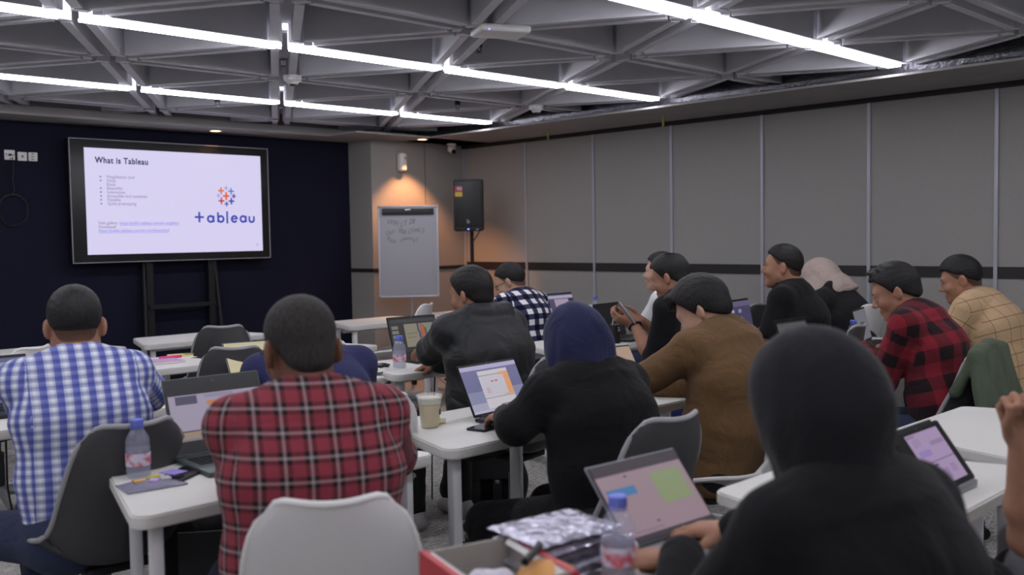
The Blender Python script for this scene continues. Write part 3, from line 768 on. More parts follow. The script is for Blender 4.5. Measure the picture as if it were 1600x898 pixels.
def implicit(prims, h, disp=None, amp=0.0):
    """surface-nets mesh of the field -> verts (n,3), quads (m,4)"""
    bx = [p.box() for p in prims if p.op == 'u']; lo = np.min([q[0] for q in bx], 0)-0.03; hi = np.max([q[1] for q in bx], 0)+0.03
    BS = 14; nb = np.ceil((hi-lo)/(h*BS)).astype(int); n = nb*BS+1
    D = np.ones(n, f32)
    I = np.stack(np.meshgrid(*[np.arange(k) for k in nb], indexing='ij'), -1).reshape(-1, 3)
    Cc = (lo+(I*BS+BS/2)*h).astype(f32); rad = BS*h*0.8660+1e-4
    ev = np.stack([p.ev(Cc) for p in prims], 1)
    un = np.array([p.op == 'u' for p in prims]); ks = np.array([p.k for p in prims])
    mu = ev[:, un].min(1); coarse = combine(prims, Cc)
    act = np.abs(coarse) < rad*1.25+amp+ks.max()*0.3
    g = np.stack(np.meshgrid(*[np.arange(BS+1)]*3, indexing='ij'), -1).reshape(-1, 3)
    for bi in range(len(I)):
        i0 = I[bi]*BS
        if not act[bi]:
            if coarse[bi] < 0: D[i0[0]:i0[0]+BS+1, i0[1]:i0[1]+BS+1, i0[2]:i0[2]+BS+1] = -1
            continue
    for bi in np.nonzero(act)[0]:
        i0 = I[bi]*BS
        keep = (~un) | (ev[bi]-2.2*rad < mu[bi]+ks)
        P = (lo+(i0+g)*h).astype(f32)
        D[i0[0]:i0[0]+BS+1, i0[1]:i0[1]+BS+1, i0[2]:i0[2]+BS+1] = combine(prims, P, disp, keep).reshape(BS+1, BS+1, BS+1)
    S = D < 0
    a = [S[i:n[0]-1+i, j:n[1]-1+j, k:n[2]-1+k] for i in (0, 1) for j in (0, 1) for k in (0, 1)]
    al = a[0].copy(); an = a[0].copy()
    for q in a[1:]: al &= q; an |= q
    cells = np.argwhere(an & ~al)
    idx = np.full(n-1, -1, np.int32); idx[tuple(cells.T)] = np.arange(len(cells))
    acc = np.zeros((len(cells), 3), f32); cnt = np.zeros(len(cells), f32)
    cor = [(i, j, k) for i in (0, 1) for j in (0, 1) for k in (0, 1)]
    vals = {c: D[cells[:, 0]+c[0], cells[:, 1]+c[1], cells[:, 2]+c[2]] for c in cor}
    for c in cor:
        for ax in range(3):
            if c[ax]: continue
            c2 = list(c); c2[ax] = 1; v0, v1 = vals[c], vals[tuple(c2)]
            mk = (v0 < 0) != (v1 < 0); t = np.where(mk, v0/np.where(mk, v0-v1, 1), 0)
            for q in range(3): acc[:, q] += np.where(mk, c[q]+(t if q == ax else 0), 0)
            cnt += mk
    verts = lo+(cells+acc/np.maximum(cnt, 1)[:, None])*h
    quads = []
    for ax in range(3):
        sl0 = [slice(None)]*3; sl1 = [slice(None)]*3; sl0[ax] = slice(0, -1); sl1[ax] = slice(1, None)
        s0, s1 = S[tuple(sl0)], S[tuple(sl1)]; E_ = np.argwhere(s0 != s1); u, v = (ax+1) % 3, (ax+2) % 3
        E_ = E_[(E_[:, u] > 0) & (E_[:, v] > 0) & (E_[:, u] < n[u]-1) & (E_[:, v] < n[v]-1)]
        if not len(E_): continue
        def at_(du, dv):
            q = E_.copy(); q[:, u] -= du; q[:, v] -= dv; return idx[q[:, 0], q[:, 1], q[:, 2]]
        Q = np.stack([at_(1, 1), at_(0, 1), at_(0, 0), at_(1, 0)], 1)
        fl = ~s0[E_[:, 0], E_[:, 1], E_[:, 2]]
        Q[fl] = Q[fl][:, ::-1]; quads.append(Q)
    quads = np.concatenate(quads); quads = quads[(quads >= 0).all(1)]
    return verts.astype(f32), quads
def np_mesh(name, verts, quads, mats, parent=None, origin=(0, 0, 0), attrs=None):
    me = bpy.data.meshes.new(name); V = verts-np.array(origin, f32)
    me.vertices.add(len(V)); me.vertices.foreach_set('co', V.ravel())
    me.loops.add(quads.size); me.loops.foreach_set('vertex_index', quads.ravel().astype(np.int32))
    me.polygons.add(len(quads)); me.polygons.foreach_set('loop_start', np.arange(0, quads.size, 4, dtype=np.int32))
    me.polygons.foreach_set('use_smooth', np.ones(len(quads), bool))
    me.update(calc_edges=True); me.validate()
    for mm in mats: me.materials.append(mm)
    for k, v in (attrs or {}).items():
        at_ = me.attributes.new(k, 'FLOAT_VECTOR', 'POINT'); at_.data.foreach_set('vector', v.astype(f32).ravel())
    o = bpy.data.objects.new(name, me); COL.objects.link(o)
    if parent: o.parent = parent
    return o

# ---- cloth, skin and hair materials
def stripes(nt, src, period, stops, off=0.0):
    """constant colour bands over a repeating coordinate: stops = [(pos, grey or colour)]"""
    a = nt.nodes.new('ShaderNodeMath'); a.operation = 'MULTIPLY_ADD'; a.inputs[1].default_value = 1/period; a.inputs[2].default_value = off+50
    fr = nt.nodes.new('ShaderNodeMath'); fr.operation = 'FRACT'
    rp = nt.nodes.new('ShaderNodeValToRGB'); cr = rp.color_ramp; cr.interpolation = 'LINEAR'
    els = []
    for i, (p, c) in enumerate(stops):
        nx = stops[i+1][0] if i+1 < len(stops) else 1.0
        e = 0.012
        els += [(max(0, p+(e if i else 0)), c), (min(1, nx-e), c)]
    while len(cr.elements) < len(els): cr.elements.new(0.5)
    for el, (p, c) in zip(cr.elements, els):
        el.position = p; el.color = c if len(c) == 4 else c+(1,)
    nt.links.new(src, a.inputs[0]); nt.links.new(a.outputs[0], fr.inputs[0]); nt.links.new(fr.outputs[0], rp.inputs['Fac'])
    return rp.outputs['Color']
def cloth(name, col, rough=0.9, fold=0.35, scale=9, sheen=0.05, weave=True, spec=0.2):
    M = mat(name, col, rough, spec=spec, sheen=sheen); nt = M.node_tree; b = bsdf(M)
    tc = nt.nodes.new('ShaderNodeTexCoord'); n = nt.nodes.new('ShaderNodeTexNoise'); n.inputs['Scale'].default_value = scale; n.inputs['Detail'].default_value = 3; n.inputs['Distortion'].default_value = 1.2
    nt.links.new(tc.outputs['Object'], n.inputs['Vector'])
    bp = nt.nodes.new('ShaderNodeBump'); bp.inputs['Strength'].default_value = fold; bp.inputs['Distance'].default_value = 0.03
    nt.links.new(n.outputs['Fac'], bp.inputs['Height']); last = bp
    if weave:
        n2 = nt.nodes.new('ShaderNodeTexNoise'); n2.inputs['Scale'].default_value = 260; nt.links.new(tc.outputs['Object'], n2.inputs['Vector'])
        b2 = nt.nodes.new('ShaderNodeBump'); b2.inputs['Strength'].default_value = 0.12; b2.inputs['Distance'].default_value = 0.004
        nt.links.new(n2.outputs['Fac'], b2.inputs['Height']); nt.links.new(bp.outputs['Normal'], b2.inputs['Normal']); last = b2
    nt.links.new(last.outputs['Normal'], b.inputs['Normal'])
    return M
def plaid(name, base, ubands, vbands, pu, pv, mode='MULTIPLY', fold=0.3, offs=(0, 0), fac=1.0):
    M = cloth(name, base, fold=fold); nt = M.node_tree; b = bsdf(M)
    at_ = nt.nodes.new('ShaderNodeAttribute'); at_.attribute_name = 'puv'
    sp = nt.nodes.new('ShaderNodeSeparateXYZ'); nt.links.new(at_.outputs['Vector'], sp.inputs[0])
    cu = stripes(nt, sp.outputs[0], pu, ubands, offs[0]); cv = stripes(nt, sp.outputs[1], pv, vbands, offs[1])
    mx = nt.nodes.new('ShaderNodeMixRGB'); mx.blend_type = mode; mx.inputs['Fac'].default_value = fac
    nt.links.new(cu, mx.inputs['Color1']); nt.links.new(cv, mx.inputs['Color2'])
    m2 = nt.nodes.new('ShaderNodeMixRGB'); m2.blend_type = 'MULTIPLY'; m2.inputs['Fac'].default_value = 1; m2.inputs['Color1'].default_value = base
    nt.links.new(mx.outputs['Color'], m2.inputs['Color2']); nt.links.new(m2.outputs['Color'], b.inputs['Base Color'])
    return M
def skin_mat(name, col):
    M = mat(name, col, 0.55, spec=0.35, sss=0.12); noise_on(M, 60, 0.06, 0.08, dist=0.002); return M
def hair_mat(name, col, rough=0.6):
    M = mat(name, col, rough, spec=0.4); noise_on(M, 90, 0.4, 0.7, stretch=(2.2, 1, 0.7), dist=0.004); return M
SK = {'tan': skin_mat('tan_skin', srgb(158, 116, 94)), 'dark': skin_mat('brown_skin', srgb(112, 80, 62)), 'light': skin_mat('light_skin', srgb(188, 150, 130))}
HR = {'black': hair_mat('black_hair', srgb(24, 22, 22)), 'grey': hair_mat('greying_black_hair', srgb(42, 39, 37), 0.75), 'brown': hair_mat('dark_brown_hair', srgb(38, 32, 30))}
HR['fade'] = hair_mat('short_stubble_hair', srgb(30, 26, 25), 0.8); bsdf(HR['fade']).inputs['Alpha'].default_value = 0.5
MT['eye'] = mat('eye_white', srgb(200, 196, 190), 0.3); MT['iris'] = mat('dark_iris', srgb(20, 14, 10), 0.2); MT['brow'] = mat('eyebrow_hair', srgb(26, 22, 20), 0.8)
MT['jeans'] = cloth('dark_denim', srgb(44, 52, 74)); MT['blackcloth'] = cloth('black_cloth', srgb(34, 34, 36), fold=0.4); MT['blue_jeans'] = cloth('blue_denim', srgb(48, 56, 110))
MT['greytrouser'] = cloth('grey_trousers', srgb(104, 102, 108)); MT['shoe'] = mat('black_shoe', srgb(28, 28, 30), 0.5); MT['white_shoe'] = mat('pale_shoe', srgb(170, 168, 166), 0.6)
def frame(az, pitch=0.0, tilt=0.0):
    """columns right, forward, up for a compass azimuth; pitch>0 looks down, tilt>0 leans to the right"""
    a, p, t = R(az), R(pitch), R(tilt)
    f = np.array([math.sin(a)*math.cos(p), math.cos(a)*math.cos(p), -math.sin(p)]); r = np.array([math.cos(a), -math.sin(a), 0.0]); u = np.cross(r, f)
    r2 = r*math.cos(t)-u*math.sin(t); u2 = u*math.cos(t)+r*math.sin(t)
    return np.stack([r2, f, u2], 1).astype(f32)
def ik(S, W, l1, l2, pole):
    d = W-S; L = float(np.linalg.norm(d)); mx = (l1+l2)*0.985
    if L > mx: W = S+d/L*mx; d = W-S; L = mx
    u = d/L; a = (l1*l1-l2*l2+L*L)/(2*L); hgt = math.sqrt(max(0, l1*l1-a*a)); p = pole-u*(pole@u)
    return S+u*a+nrm(p)*hgt, W
def hand_prims(W, d, n, side, curl, thumb=0.5, sc=1.0, spread=1.0):
    """palm and five fingers from wrist W along d, back of the hand facing n; side +1 right hand, -1 left"""
    d = nrm(d); n = nrm(n-d*(n@d)); lat = nrm(np.cross(d, n))*side                    # towards the little finger for side=+1
    out = []; K = [-0.030, -0.010, 0.010, 0.028]; KL = [0.086, 0.091, 0.087, 0.078]
    SEG = [(0.040, 0.024, 0.020), (0.045, 0.028, 0.021), (0.042, 0.026, 0.020), (0.032, 0.020, 0.018)]
    kn = [W+(d*KL[i]+lat*K[i]*spread+n*(0.004 if i in (1, 2) else 0))*sc for i in range(4)]
    for i in range(4): out.append(Cone(W+(d*0.012+lat*K[i]*0.55)*sc, kn[i], 0.0145*sc, 0.0115*sc, 0.014))
    for i in range(4):
        p = kn[i]; dd = d+lat*K[i]*2.2*(spread-0.7); ang = 0
        c = curl[i] if isinstance(curl, (list, tuple)) else curl
        for j, l in enumerate(SEG[i]):
            ang += c*(0.75 if j == 0 else 1.0); v = nrm(dd)*math.cos(ang)-n*math.sin(ang)
            q = p+v*l*sc; r0 = (0.0098, 0.0088, 0.0080)[j]*sc; out.append(Cone(p, q, r0, r0-0.0008, 0.004)); p = q
    tb = W+(d*0.022-lat*0.022-n*0.006)*sc; v = nrm(d*0.75-lat*(0.75-0.5*thumb)-n*(0.25+0.4*thumb)); t1 = tb+v*0.040*sc
    v2 = nrm(d*0.95-lat*(0.35-0.6*thumb)-n*(0.2+0.5*thumb)); t2 = t1+v2*0.032*sc; v3 = nrm(v2+d*0.2+lat*0.35*thumb); t3 = t2+v3*0.024*sc
    out += [Cone(tb, t1, 0.0145*sc, 0.0118*sc, 0.012), Cone(t1, t2, 0.0112*sc, 0.0100*sc, 0.004), Cone(t2, t3, 0.0100*sc, 0.0085*sc, 0.004)]
    return out
def head_prims(H, F, s=1.0, ears=True, nose=1.0, jaw=1.0):
    W = lambda x, y, z: H+F@V3(x*s, y*s, z*s)
    r = lambda *a: [q*s for q in a]
    o = [Ell(W(0, -0.012, 0.028), r(0.076, 0.097, 0.088), F, 0.02), Ell(W(0, 0.034, -0.028), r(0.060*jaw, 0.058, 0.084), F, 0.03)]
    for sx in (-1, 1):
        o.append(Cone(W(sx*0.050*jaw, -0.002, -0.058), W(sx*0.012, 0.064, -0.100), 0.024*s*jaw, 0.020*s, 0.03))
        o.append(Ell(W(sx*0.042, 0.058, -0.034), r(0.024, 0.026, 0.022), F, 0.025))
    o.append(Ell(W(0, 0.072, -0.100), r(0.022*jaw, 0.018, 0.017), F, 0.02))
    o.append(Cone(W(-0.034, 0.074, 0.022), W(0.034, 0.074, 0.022), 0.014*s, 0.014*s, 0.02))
    for sx in (-1, 1): o.append(Ell(W(sx*0.031, 0.098, 0.000), r(0.017, 0.014, 0.010), F, 0.014, 's'))
    for sx in (-1, 1): o.append(Ell(W(sx*0.031, 0.0785, 0.0085), r(0.0155, 0.0125, 0.0070), F, 0.003)); o.append(Ell(W(sx*0.031, 0.0770, -0.0100), r(0.0150, 0.0120, 0.0060), F, 0.004))
    o.append(Cone(W(0, 0.086, 0.004), W(0, 0.108*nose+0.002, -0.030), 0.0085*s, 0.0115*s, 0.010))
    for sx in (-1, 1): o.append(Ell(W(sx*0.011, 0.099, -0.036), r(0.0085, 0.009, 0.007), F, 0.006))
    o.append(Cone(W(-0.019, 0.0885, -0.064), W(0.019, 0.0885, -0.064), 0.009*s, 0.009*s, 0.006)); o.append(Cone(W(-0.016, 0.0875, -0.0775), W(0.016, 0.0875, -0.0775), 0.009*s, 0.009*s, 0.006))
    o.append(Cone(W(-0.023, 0.0985, -0.0705), W(0.023, 0.0985, -0.0705), 0.0032*s, 0.0032*s, 0.004, 's'))
    if ears:
        for sx in (-1, 1):
            Fe = F@np.array([[math.cos(0.45*sx), -math.sin(0.45*sx), 0], [math.sin(0.45*sx), math.cos(0.45*sx), 0], [0, 0, 1]], f32)
            o.append(Ell(W(sx*0.082, -0.018, -0.010), r(0.010, 0.021, 0.033), Fe, 0.010)); o.append(Ell(W(sx*0.091, -0.010, -0.006), r(0.006, 0.010, 0.017), Fe, 0.006, 's'))
    return o
def hair_obj(H, F, s, style, mate, parent, origin, h):
    W = lambda x, y, z: H+F@V3(x*s, y*s, z*s); r = lambda *a: [q*s for q in a]
    st = dict(vol=0.012, top=0.012, side=0.006, front=0.066, nape=-0.074, ear=-0.004, fringe=0, rough=0.002, part=False); st.update(style)
    v, tp, sd = st['vol'], st['top'], st['side']
    pr = [Ell(W(0, -0.015, 0.028), r(0.076+sd, 0.097+v, 0.088+v*0.6), F, 0.02), Ell(W(0, -0.006, 0.056), r(0.070+sd, 0.086+v*0.7, 0.062+tp), F, 0.03)]
    if st['nape'] < -0.05: pr.append(Ell(W(0, -0.058, -0.030), r(0.058+sd*0.5, 0.046+v*0.6, 0.052), F, 0.02))
    if st['fringe']:
        for k in range(5):
            x = -0.045+0.0225*k; pr.append(Cone(W(x, 0.075, 0.085+tp*0.6), W(x*1.1+0.004, 0.099, 0.064-st['fringe']), 0.018*s, 0.008*s, 0.012))
    if st.get('spike'):
        rn = random.Random(5)
        for k in range(26):
            x, y = rn.uniform(-0.05, 0.05), rn.uniform(-0.07, 0.055); z = 0.088*math.sqrt(max(0.1, 1-(x/0.09)**2-(y/0.12)**2))+0.03
            pr.append(Cone(W(x, y, z), W(x*1.1+rn.uniform(-.012, .012), y+0.012+rn.uniform(-.01, .02), z+st['spike']), 0.014*s, 0.005*s, 0.008))
    fy = [-0.13, -0.085, -0.040, -0.012, 0.004, 0.030, 0.060, 0.13]; fz = [st['nape'], st['nape'], st['ear']-0.030, st['ear'], st['ear']-0.012 if st['ear'] < 0.01 else st['ear'], 0.030+st['ear']*0.5, st['front'], st['front']+0.006-(0.05 if st['fringe'] else 0)]
    def cut(P):
        Q = (P-H)@F/s; z = np.interp(Q[:, 1], fy, fz); z = z+0.010*np.sin(Q[:, 0]*70)*0.25
        if st['part']: z = z+np.clip(np.abs(Q[:, 0])-0.045, 0, 1)*0.0
        return (z-Q[:, 2])*0.7*s
    pr.append(Fun(cut, 'i', 0.006))
    if st.get('bald'):
        pr.append(Ell(W(*st['bald']), r(0.034, 0.036, 0.022), F, 0.01, 's'))
    a = st['rough']
    def disp(P):
        Q = (P-H)@F/s; th = np.arctan2(Q[:, 0], Q[:, 2]+0.02)
        g_ = Q[:, 2]-np.interp(Q[:, 1], fy, fz); e_ = np.clip(1-g_/0.026, 0, 1.3)
        return ((v*0.85+0.004)*s*e_*e_+min(a, 0.002)*0.45*(np.sin(th*38+Q[:, 1]*60+2*np.sin(Q[:, 2]*40))*0.5+np.sin(th*71-Q[:, 1]*120+1.3+2*np.sin(Q[:, 0]*50))*0.4+np.sin(Q[:, 2]*170+Q[:, 0]*130)*0.25)).astype(f32)
    v_, q_ = implicit(pr, h, disp, a*1.2)
    return np_mesh('hair', v_, q_, [mate], parent, origin)
PEOPLE = {}
def person(key, label, pel, head, az, haz=None, hp=10, ht=0, hands=(None, None), poles=(None, None), curl=(0.35, 0.35), hand_n=(None, None), hand_d=(None, None), thumb=(0.4, 0.4),
           skin='tan', hair=None, hairm='black', hijab=None, top=None, sleeve='long', trousers='jeans', legaz=None, fat=1.0, shw=0.185, hs=1.0, h=0.0055, hip=0.53, wr=0.004, hunch=0.035,
           collar=True, hood=False, loose=0.0, ears=True, face=False, shoes='shoe', nose=1.0, jaw=1.0, parts=None, kneedrop=0.0, spreadleg=0.11, seed=1, legs=True, neckr=0.054, group=None, feet=0.12, elb=(None, None), nbd=0.100, fade=False):
    haz = az if haz is None else haz; legaz = az if legaz is None else legaz
    H = V3(head); F = frame(haz, hp, ht); T = frame(az); r, f = T[:, 0], T[:, 1]; up = V3(0, 0, 1)
    P0 = V3(pel[0], pel[1], hip); O = (pel[0], pel[1], 0.0)
    NB = H-(F[:, 2]*0.6+up*0.4)*nbd*hs-F[:, 1]*0.050*hs
    ax = nrm(NB-P0); bk = nrm(np.cross(ax, r)); bk = bk if bk@f < 0 else -bk                 # towards the back
    Ln = float(np.linalg.norm(NB-P0)); Wst = P0+ax*Ln*0.30+bk*hunch*0.5; Ch = P0+ax*Ln*0.64+bk*hunch; Up = P0+ax*Ln*0.86+bk*hunch*0.55
    tu = nrm(NB-Ch); SC = NB-tu*0.060+bk*0.012
    Sh = {}; El = {}; Wr = {}
    for i, sd in ((0, -1), (1, 1)):
        S = SC+r*sd*shw-tu*0.022; W = hands[i]
        if W is None: W = S+f*0.30+r*sd*(-0.02)-up*0.30
        W = V3(W); rc = np.clip(float((W-S)@f), 0, 0.5); S = S+f*rc*0.09
        pole = V3(poles[i]) if poles[i] is not None else (r*sd*0.55-up*0.9-f*0.25)
        E, W = ik(S, W, 0.285, 0.255, pole)
        if elb[i] is not None: E = V3(elb[i]); W = E+nrm(V3(hands[i])-E)*0.25
        Sh[i], El[i], Wr[i] = S, E, W
    # --- body: head, neck, core, arms, hands, legs as one surface
    body = head_prims(H, F, hs, ears and not hijab, nose, jaw)
    sk = H+F@V3(0, -0.030*hs, -0.050*hs)
    body += [Cone(NB-tu*0.03, sk, neckr*1.12, neckr, 0.03), Cone(NB+f*0.02-tu*0.02, H+F@V3(0, 0.0, -0.07*hs), neckr*0.9, neckr*0.8, 0.03)]
    body += [Cone(P0, Ch, 0.075, 0.085, 0.03, flat=(r, 1.4)), Cone(Ch, NB-tu*0.06, 0.085, 0.05, 0.03, flat=(r, 1.3)), Cone(Sh[0], Sh[1], 0.045, 0.045, 0.03)]
    for i, sd in ((0, -1), (1, 1)):
        d = nrm(Wr[i]-El[i])
        body += [Cone(Sh[i], El[i], 0.044, 0.040, 0.02), Cone(El[i], El[i]+(Wr[i]-El[i])*0.35, 0.041, 0.043, 0.02), Cone(El[i]+(Wr[i]-El[i])*0.35, Wr[i], 0.043, 0.026, 0.02)]
        hd = V3(hand_d[i]) if hand_d[i] is not None else nrm(d*0.6+f*0.5-up*0.12)
        hn = V3(hand_n[i]) if hand_n[i] is not None else up
        body += hand_prims(Wr[i], hd, hn, sd, curl[i], thumb[i])
    lT = frame(legaz); lr, lf = lT[:, 0], lT[:, 1]; legd = []
    for sd in (-1, 1):
        hp_ = P0+lr*sd*0.088-up*0.02; kn = hp_+lf*0.42+lr*sd*(spreadleg-0.05)-up*(0.01+kneedrop); an = kn+lf*(feet-0.12); an[2] = 0.10
        legd.append((hp_, kn, an))
        if legs: body += [Cone(hp_, kn, 0.062, 0.045, 0.03), Cone(kn, an, 0.045, 0.032, 0.02)]
    v_, q_ = implicit(body, h*0.9 if h < 0.0056 else h)
    ob = np_mesh('person', v_, q_, [SK[skin]], None, O); ob.location = O
    tag(ob, label, 'person', group)
    # --- top garment
    g = fat; lo = 0.012+loose
    sh = [Cone(P0-up*0.03, Wst, 0.118*g+lo, 0.112*g+lo, 0.04, flat=(r, 1.42)), Cone(Wst, Ch, 0.112*g+lo, 0.112*g+lo, 0.05, flat=(r, 1.45)), Cone(Ch, Up, 0.110*g+lo, 0.088*(g*0.5+0.5)+lo, 0.05, flat=(r, 1.52)),
          Cone(Up, NB-tu*0.035, 0.080+lo, 0.052+lo*0.5, 0.04, flat=(r, 1.35))]
    for i, sd in ((0, -1), (1, 1)):
        sh.append(Cone(NB-tu*0.028+r*sd*0.035, Sh[i]+tu*0.004, 0.040+lo*0.6, 0.056*(g*0.4+0.6)+lo*0.6, 0.05))
        e0 = El[i]; a = 0.058*(g*0.4+0.6)+lo*0.5
        if sleeve == 'short':
            c = Sh[i]+(e0-Sh[i])*0.80; sh.append(Cone(Sh[i], c, a, a*0.98, 0.035))
            dd = nrm(e0-Sh[i]); sh.append(Fun((lambda P, c=c, dd=dd, e0=e0: np.where(np.linalg.norm(P-e0, axis=1) < 0.16, (P-c)@dd-0.028, -1.0)), 'i', 0.004))
        else:
            fr_ = {'long': 0.97, 'mid': 0.10}[sleeve]; wz = El[i]+(Wr[i]-El[i])*fr_
            sh += [Cone(Sh[i], e0, a, 0.049+lo*0.6, 0.035), Cone(e0, wz, 0.050+lo*0.7, 0.036+lo*0.5, 0.03)]
    if collar:
        cc = NB+tu*0.022+F[:, 1]*0.006; cu_ = nrm(tu*0.7+F[:, 2]*0.3+f*-0.10)
        for k in range(14):
            a0, a1 = 2*PI*k/14, 2*PI*(k+1)/14; R0 = neckr+0.012
            pt = lambda a_: cc+r*math.sin(a_)*R0*1.05-f*math.cos(a_)*R0-up*0.022*(1-math.cos(a_))*0.5
            sh.append(Cone(pt(a0), pt(a1), 0.013, 0.013, 0.010)); sh.append(Cone(pt(a0)-cu_*0.018+(pt(a0)-cc)*0.12, pt(a1)-cu_*0.018+(pt(a1)-cc)*0.12, 0.013, 0.013, 0.012))
    if hood:
        for k in range(9):
            a0, a1 = -1.5+3.0*k/9, -1.5+3.0*(k+1)/9
            pt = lambda a_: NB+r*math.sin(a_)*0.105+bk*(0.040+0.052*math.cos(a_))+up*(0.012-0.018*math.cos(a_))
            sh.append(Cone(pt(a0), pt(a1), 0.036, 0.036, 0.02))
    rn = np.random.RandomState(seed); KV = rn.normal(size=(7, 3))*np.array([11, 11, 19]); PHS = rn.uniform(0, 6.28, 7); KV2 = rn.normal(size=(7, 3))*7
    elbows = [El[0], El[1], Sh[0]-up*0.06, Sh[1]-up*0.06]
    def disp(P):
        s = np.zeros(len(P), f32)
        for q in range(7): s += (np.sin(P@KV[q]+PHS[q]+1.5*np.sin(P@KV2[q]))).astype(f32)
        w_ = np.full(len(P), 0.55, f32)
        for e in elbows: w_ += 0.9*np.exp(-((P-e)**2).sum(1)/0.012)
        return (-np.abs(s)*0.22*wr*w_+wr*0.4).astype(f32)
    if legs: sh.append(Fun(lambda P: (0.44+hip-0.53)-P[:, 2], 'i', 0.01))
    v_, q_ = implicit(sh, h if h < 0.007 else h, disp, wr*2)
    # woven pattern coordinates: across and along the torso or the sleeve
    nrmv = v_-(P0+np.outer((v_-P0)@ax, ax)); X = (v_-P0)@r; Y = -(nrmv@bk); Z = (v_-P0)@ax
    side = (np.abs(X) > 0.155*g+lo*0.8) & (np.abs(Y) > -1)
    u = np.where(np.abs(X) > 0.15*g, np.sign(X)*(0.15*g+(np.abs(X)-0.15*g)*1.0+(Y+0.12)*0.6), X)*1.0; vv = Z.copy()
    for i, sd in ((0, -1), (1, 1)):
        for a_, b_, base_ in ((Sh[i], El[i], 0.0), (El[i], Wr[i], 0.285)):
            ab = b_-a_; L = np.linalg.norm(ab); ab = ab/L; t = (v_-a_)@ab; D_ = v_-a_-np.outer(np.clip(t, 0, L), ab); dist = np.linalg.norm(D_, axis=1)
            out_ = ((v_-SC)@r)*sd > shw-0.045
            mk = (t > (0.02 if base_ == 0 else 0)) & (t < L+0.03) & (dist < 0.085+lo) & (out_ | (base_ > 0))
            e1 = nrm(np.cross(ab, bk)); e2 = np.cross(ab, e1)
            u = np.where(mk, np.arctan2(D_@e1, D_@e2)*0.055, u); vv = np.where(mk, 0.05+base_+t, vv)
    so = np_mesh({'shirt': 'shirt'}.get('shirt'), v_, q_, [top], ob, O, {'puv': np.stack([u, vv, 0*u], 1)})
    so.name = (parts or {}).get('top', 'shirt')
    # --- trousers and shoes
    if legs:
        tr = [Cone(legd[0][0], legd[1][0], 0.105*g, 0.105*g, 0.04, flat=(lf, 1.1))]
        for hp_, kn, an in legd: tr += [Cone(hp_, kn, 0.088*(g*0.5+0.5), 0.066, 0.04), Cone(kn, an, 0.064, 0.052, 0.03)]
        def dispt(P): return (-0.003*np.abs(np.sin(P[:, 2]*34+P[:, 0]*11)*np.cos(P[:, 1]*17))).astype(f32)
        v_, q_ = implicit(tr, max(h, 0.007), dispt, 0.005); np_mesh('trousers', v_, q_, [MT[trousers]], ob, O)
        for hp_, kn, an in legd:
            he = an-lf*0.04; to = an+lf*0.15; he[2] = 0.045; to[2] = 0.034
            s_ = [Cone(he, to, 0.043, 0.035, 0.02), Cone(an-up*0.015, he+lf*0.07, 0.045, 0.04, 0.03), Fun(lambda P: 0.002-P[:, 2], 'i', 0.003)]
            v_, q_ = implicit(s_, 0.008); np_mesh('shoe', v_, q_, [MT[shoes]], ob, O)
    if hair is not None: hair_obj(H, F, hs, hair, HR[hairm], ob, O, min(h, 0.0045))
    if fade: hair_obj(H, F, hs, dict(vol=0.0008, top=0.001, side=0.0008, nape=-0.086, ear=-0.016, front=0.064, rough=0.0), HR['fade'], ob, O, min(h, 0.005)).name = 'hair_fade'
    if face:
        for sx in (-1, 1):
            p = H+F@V3(sx*0.031*hs, 0.0755*hs, 0.000); b = B()
            b.lathe([(0, -0.0118), (0.006, -0.0102), (0.0102, -0.006), (0.0118, 0), (0.0102, 0.006), (0.006, 0.0102)], Vector(p)-Vector(O), 14, 0)
            q = H+F@V3(sx*0.031*hs, 0.0752*hs+0.0115, 0.0); d = Vector(F[:, 1]); b.cyl(Vector(q)-Vector(O)-d*0.003, Vector(q)-Vector(O)+d*0.0008, 0.0052, n=12, m=1)
            b.build('eye', [MT['eye'], MT['iris']], ob)
            c = B().tube([Vector(H+F@V3(sx*x_*hs, y_*hs, z_*hs))-Vector(O) for x_, y_, z_ in ((0.014, 0.0915, 0.021), (0.030, 0.0905, 0.026), (0.046, 0.0775, 0.021))], [0.0035, 0.0042, 0.002], 8)
            c.build('eyebrow', MT['brow'], ob)
    PEOPLE[key] = dict(ob=ob, H=H, F=F, NB=NB, r=r, f=f, bk=bk, tu=tu, Ch=Ch, Up=Up, Sh=Sh, El=El, Wr=Wr, O=O, P0=P0, ax=ax, hs=hs)
    return ob
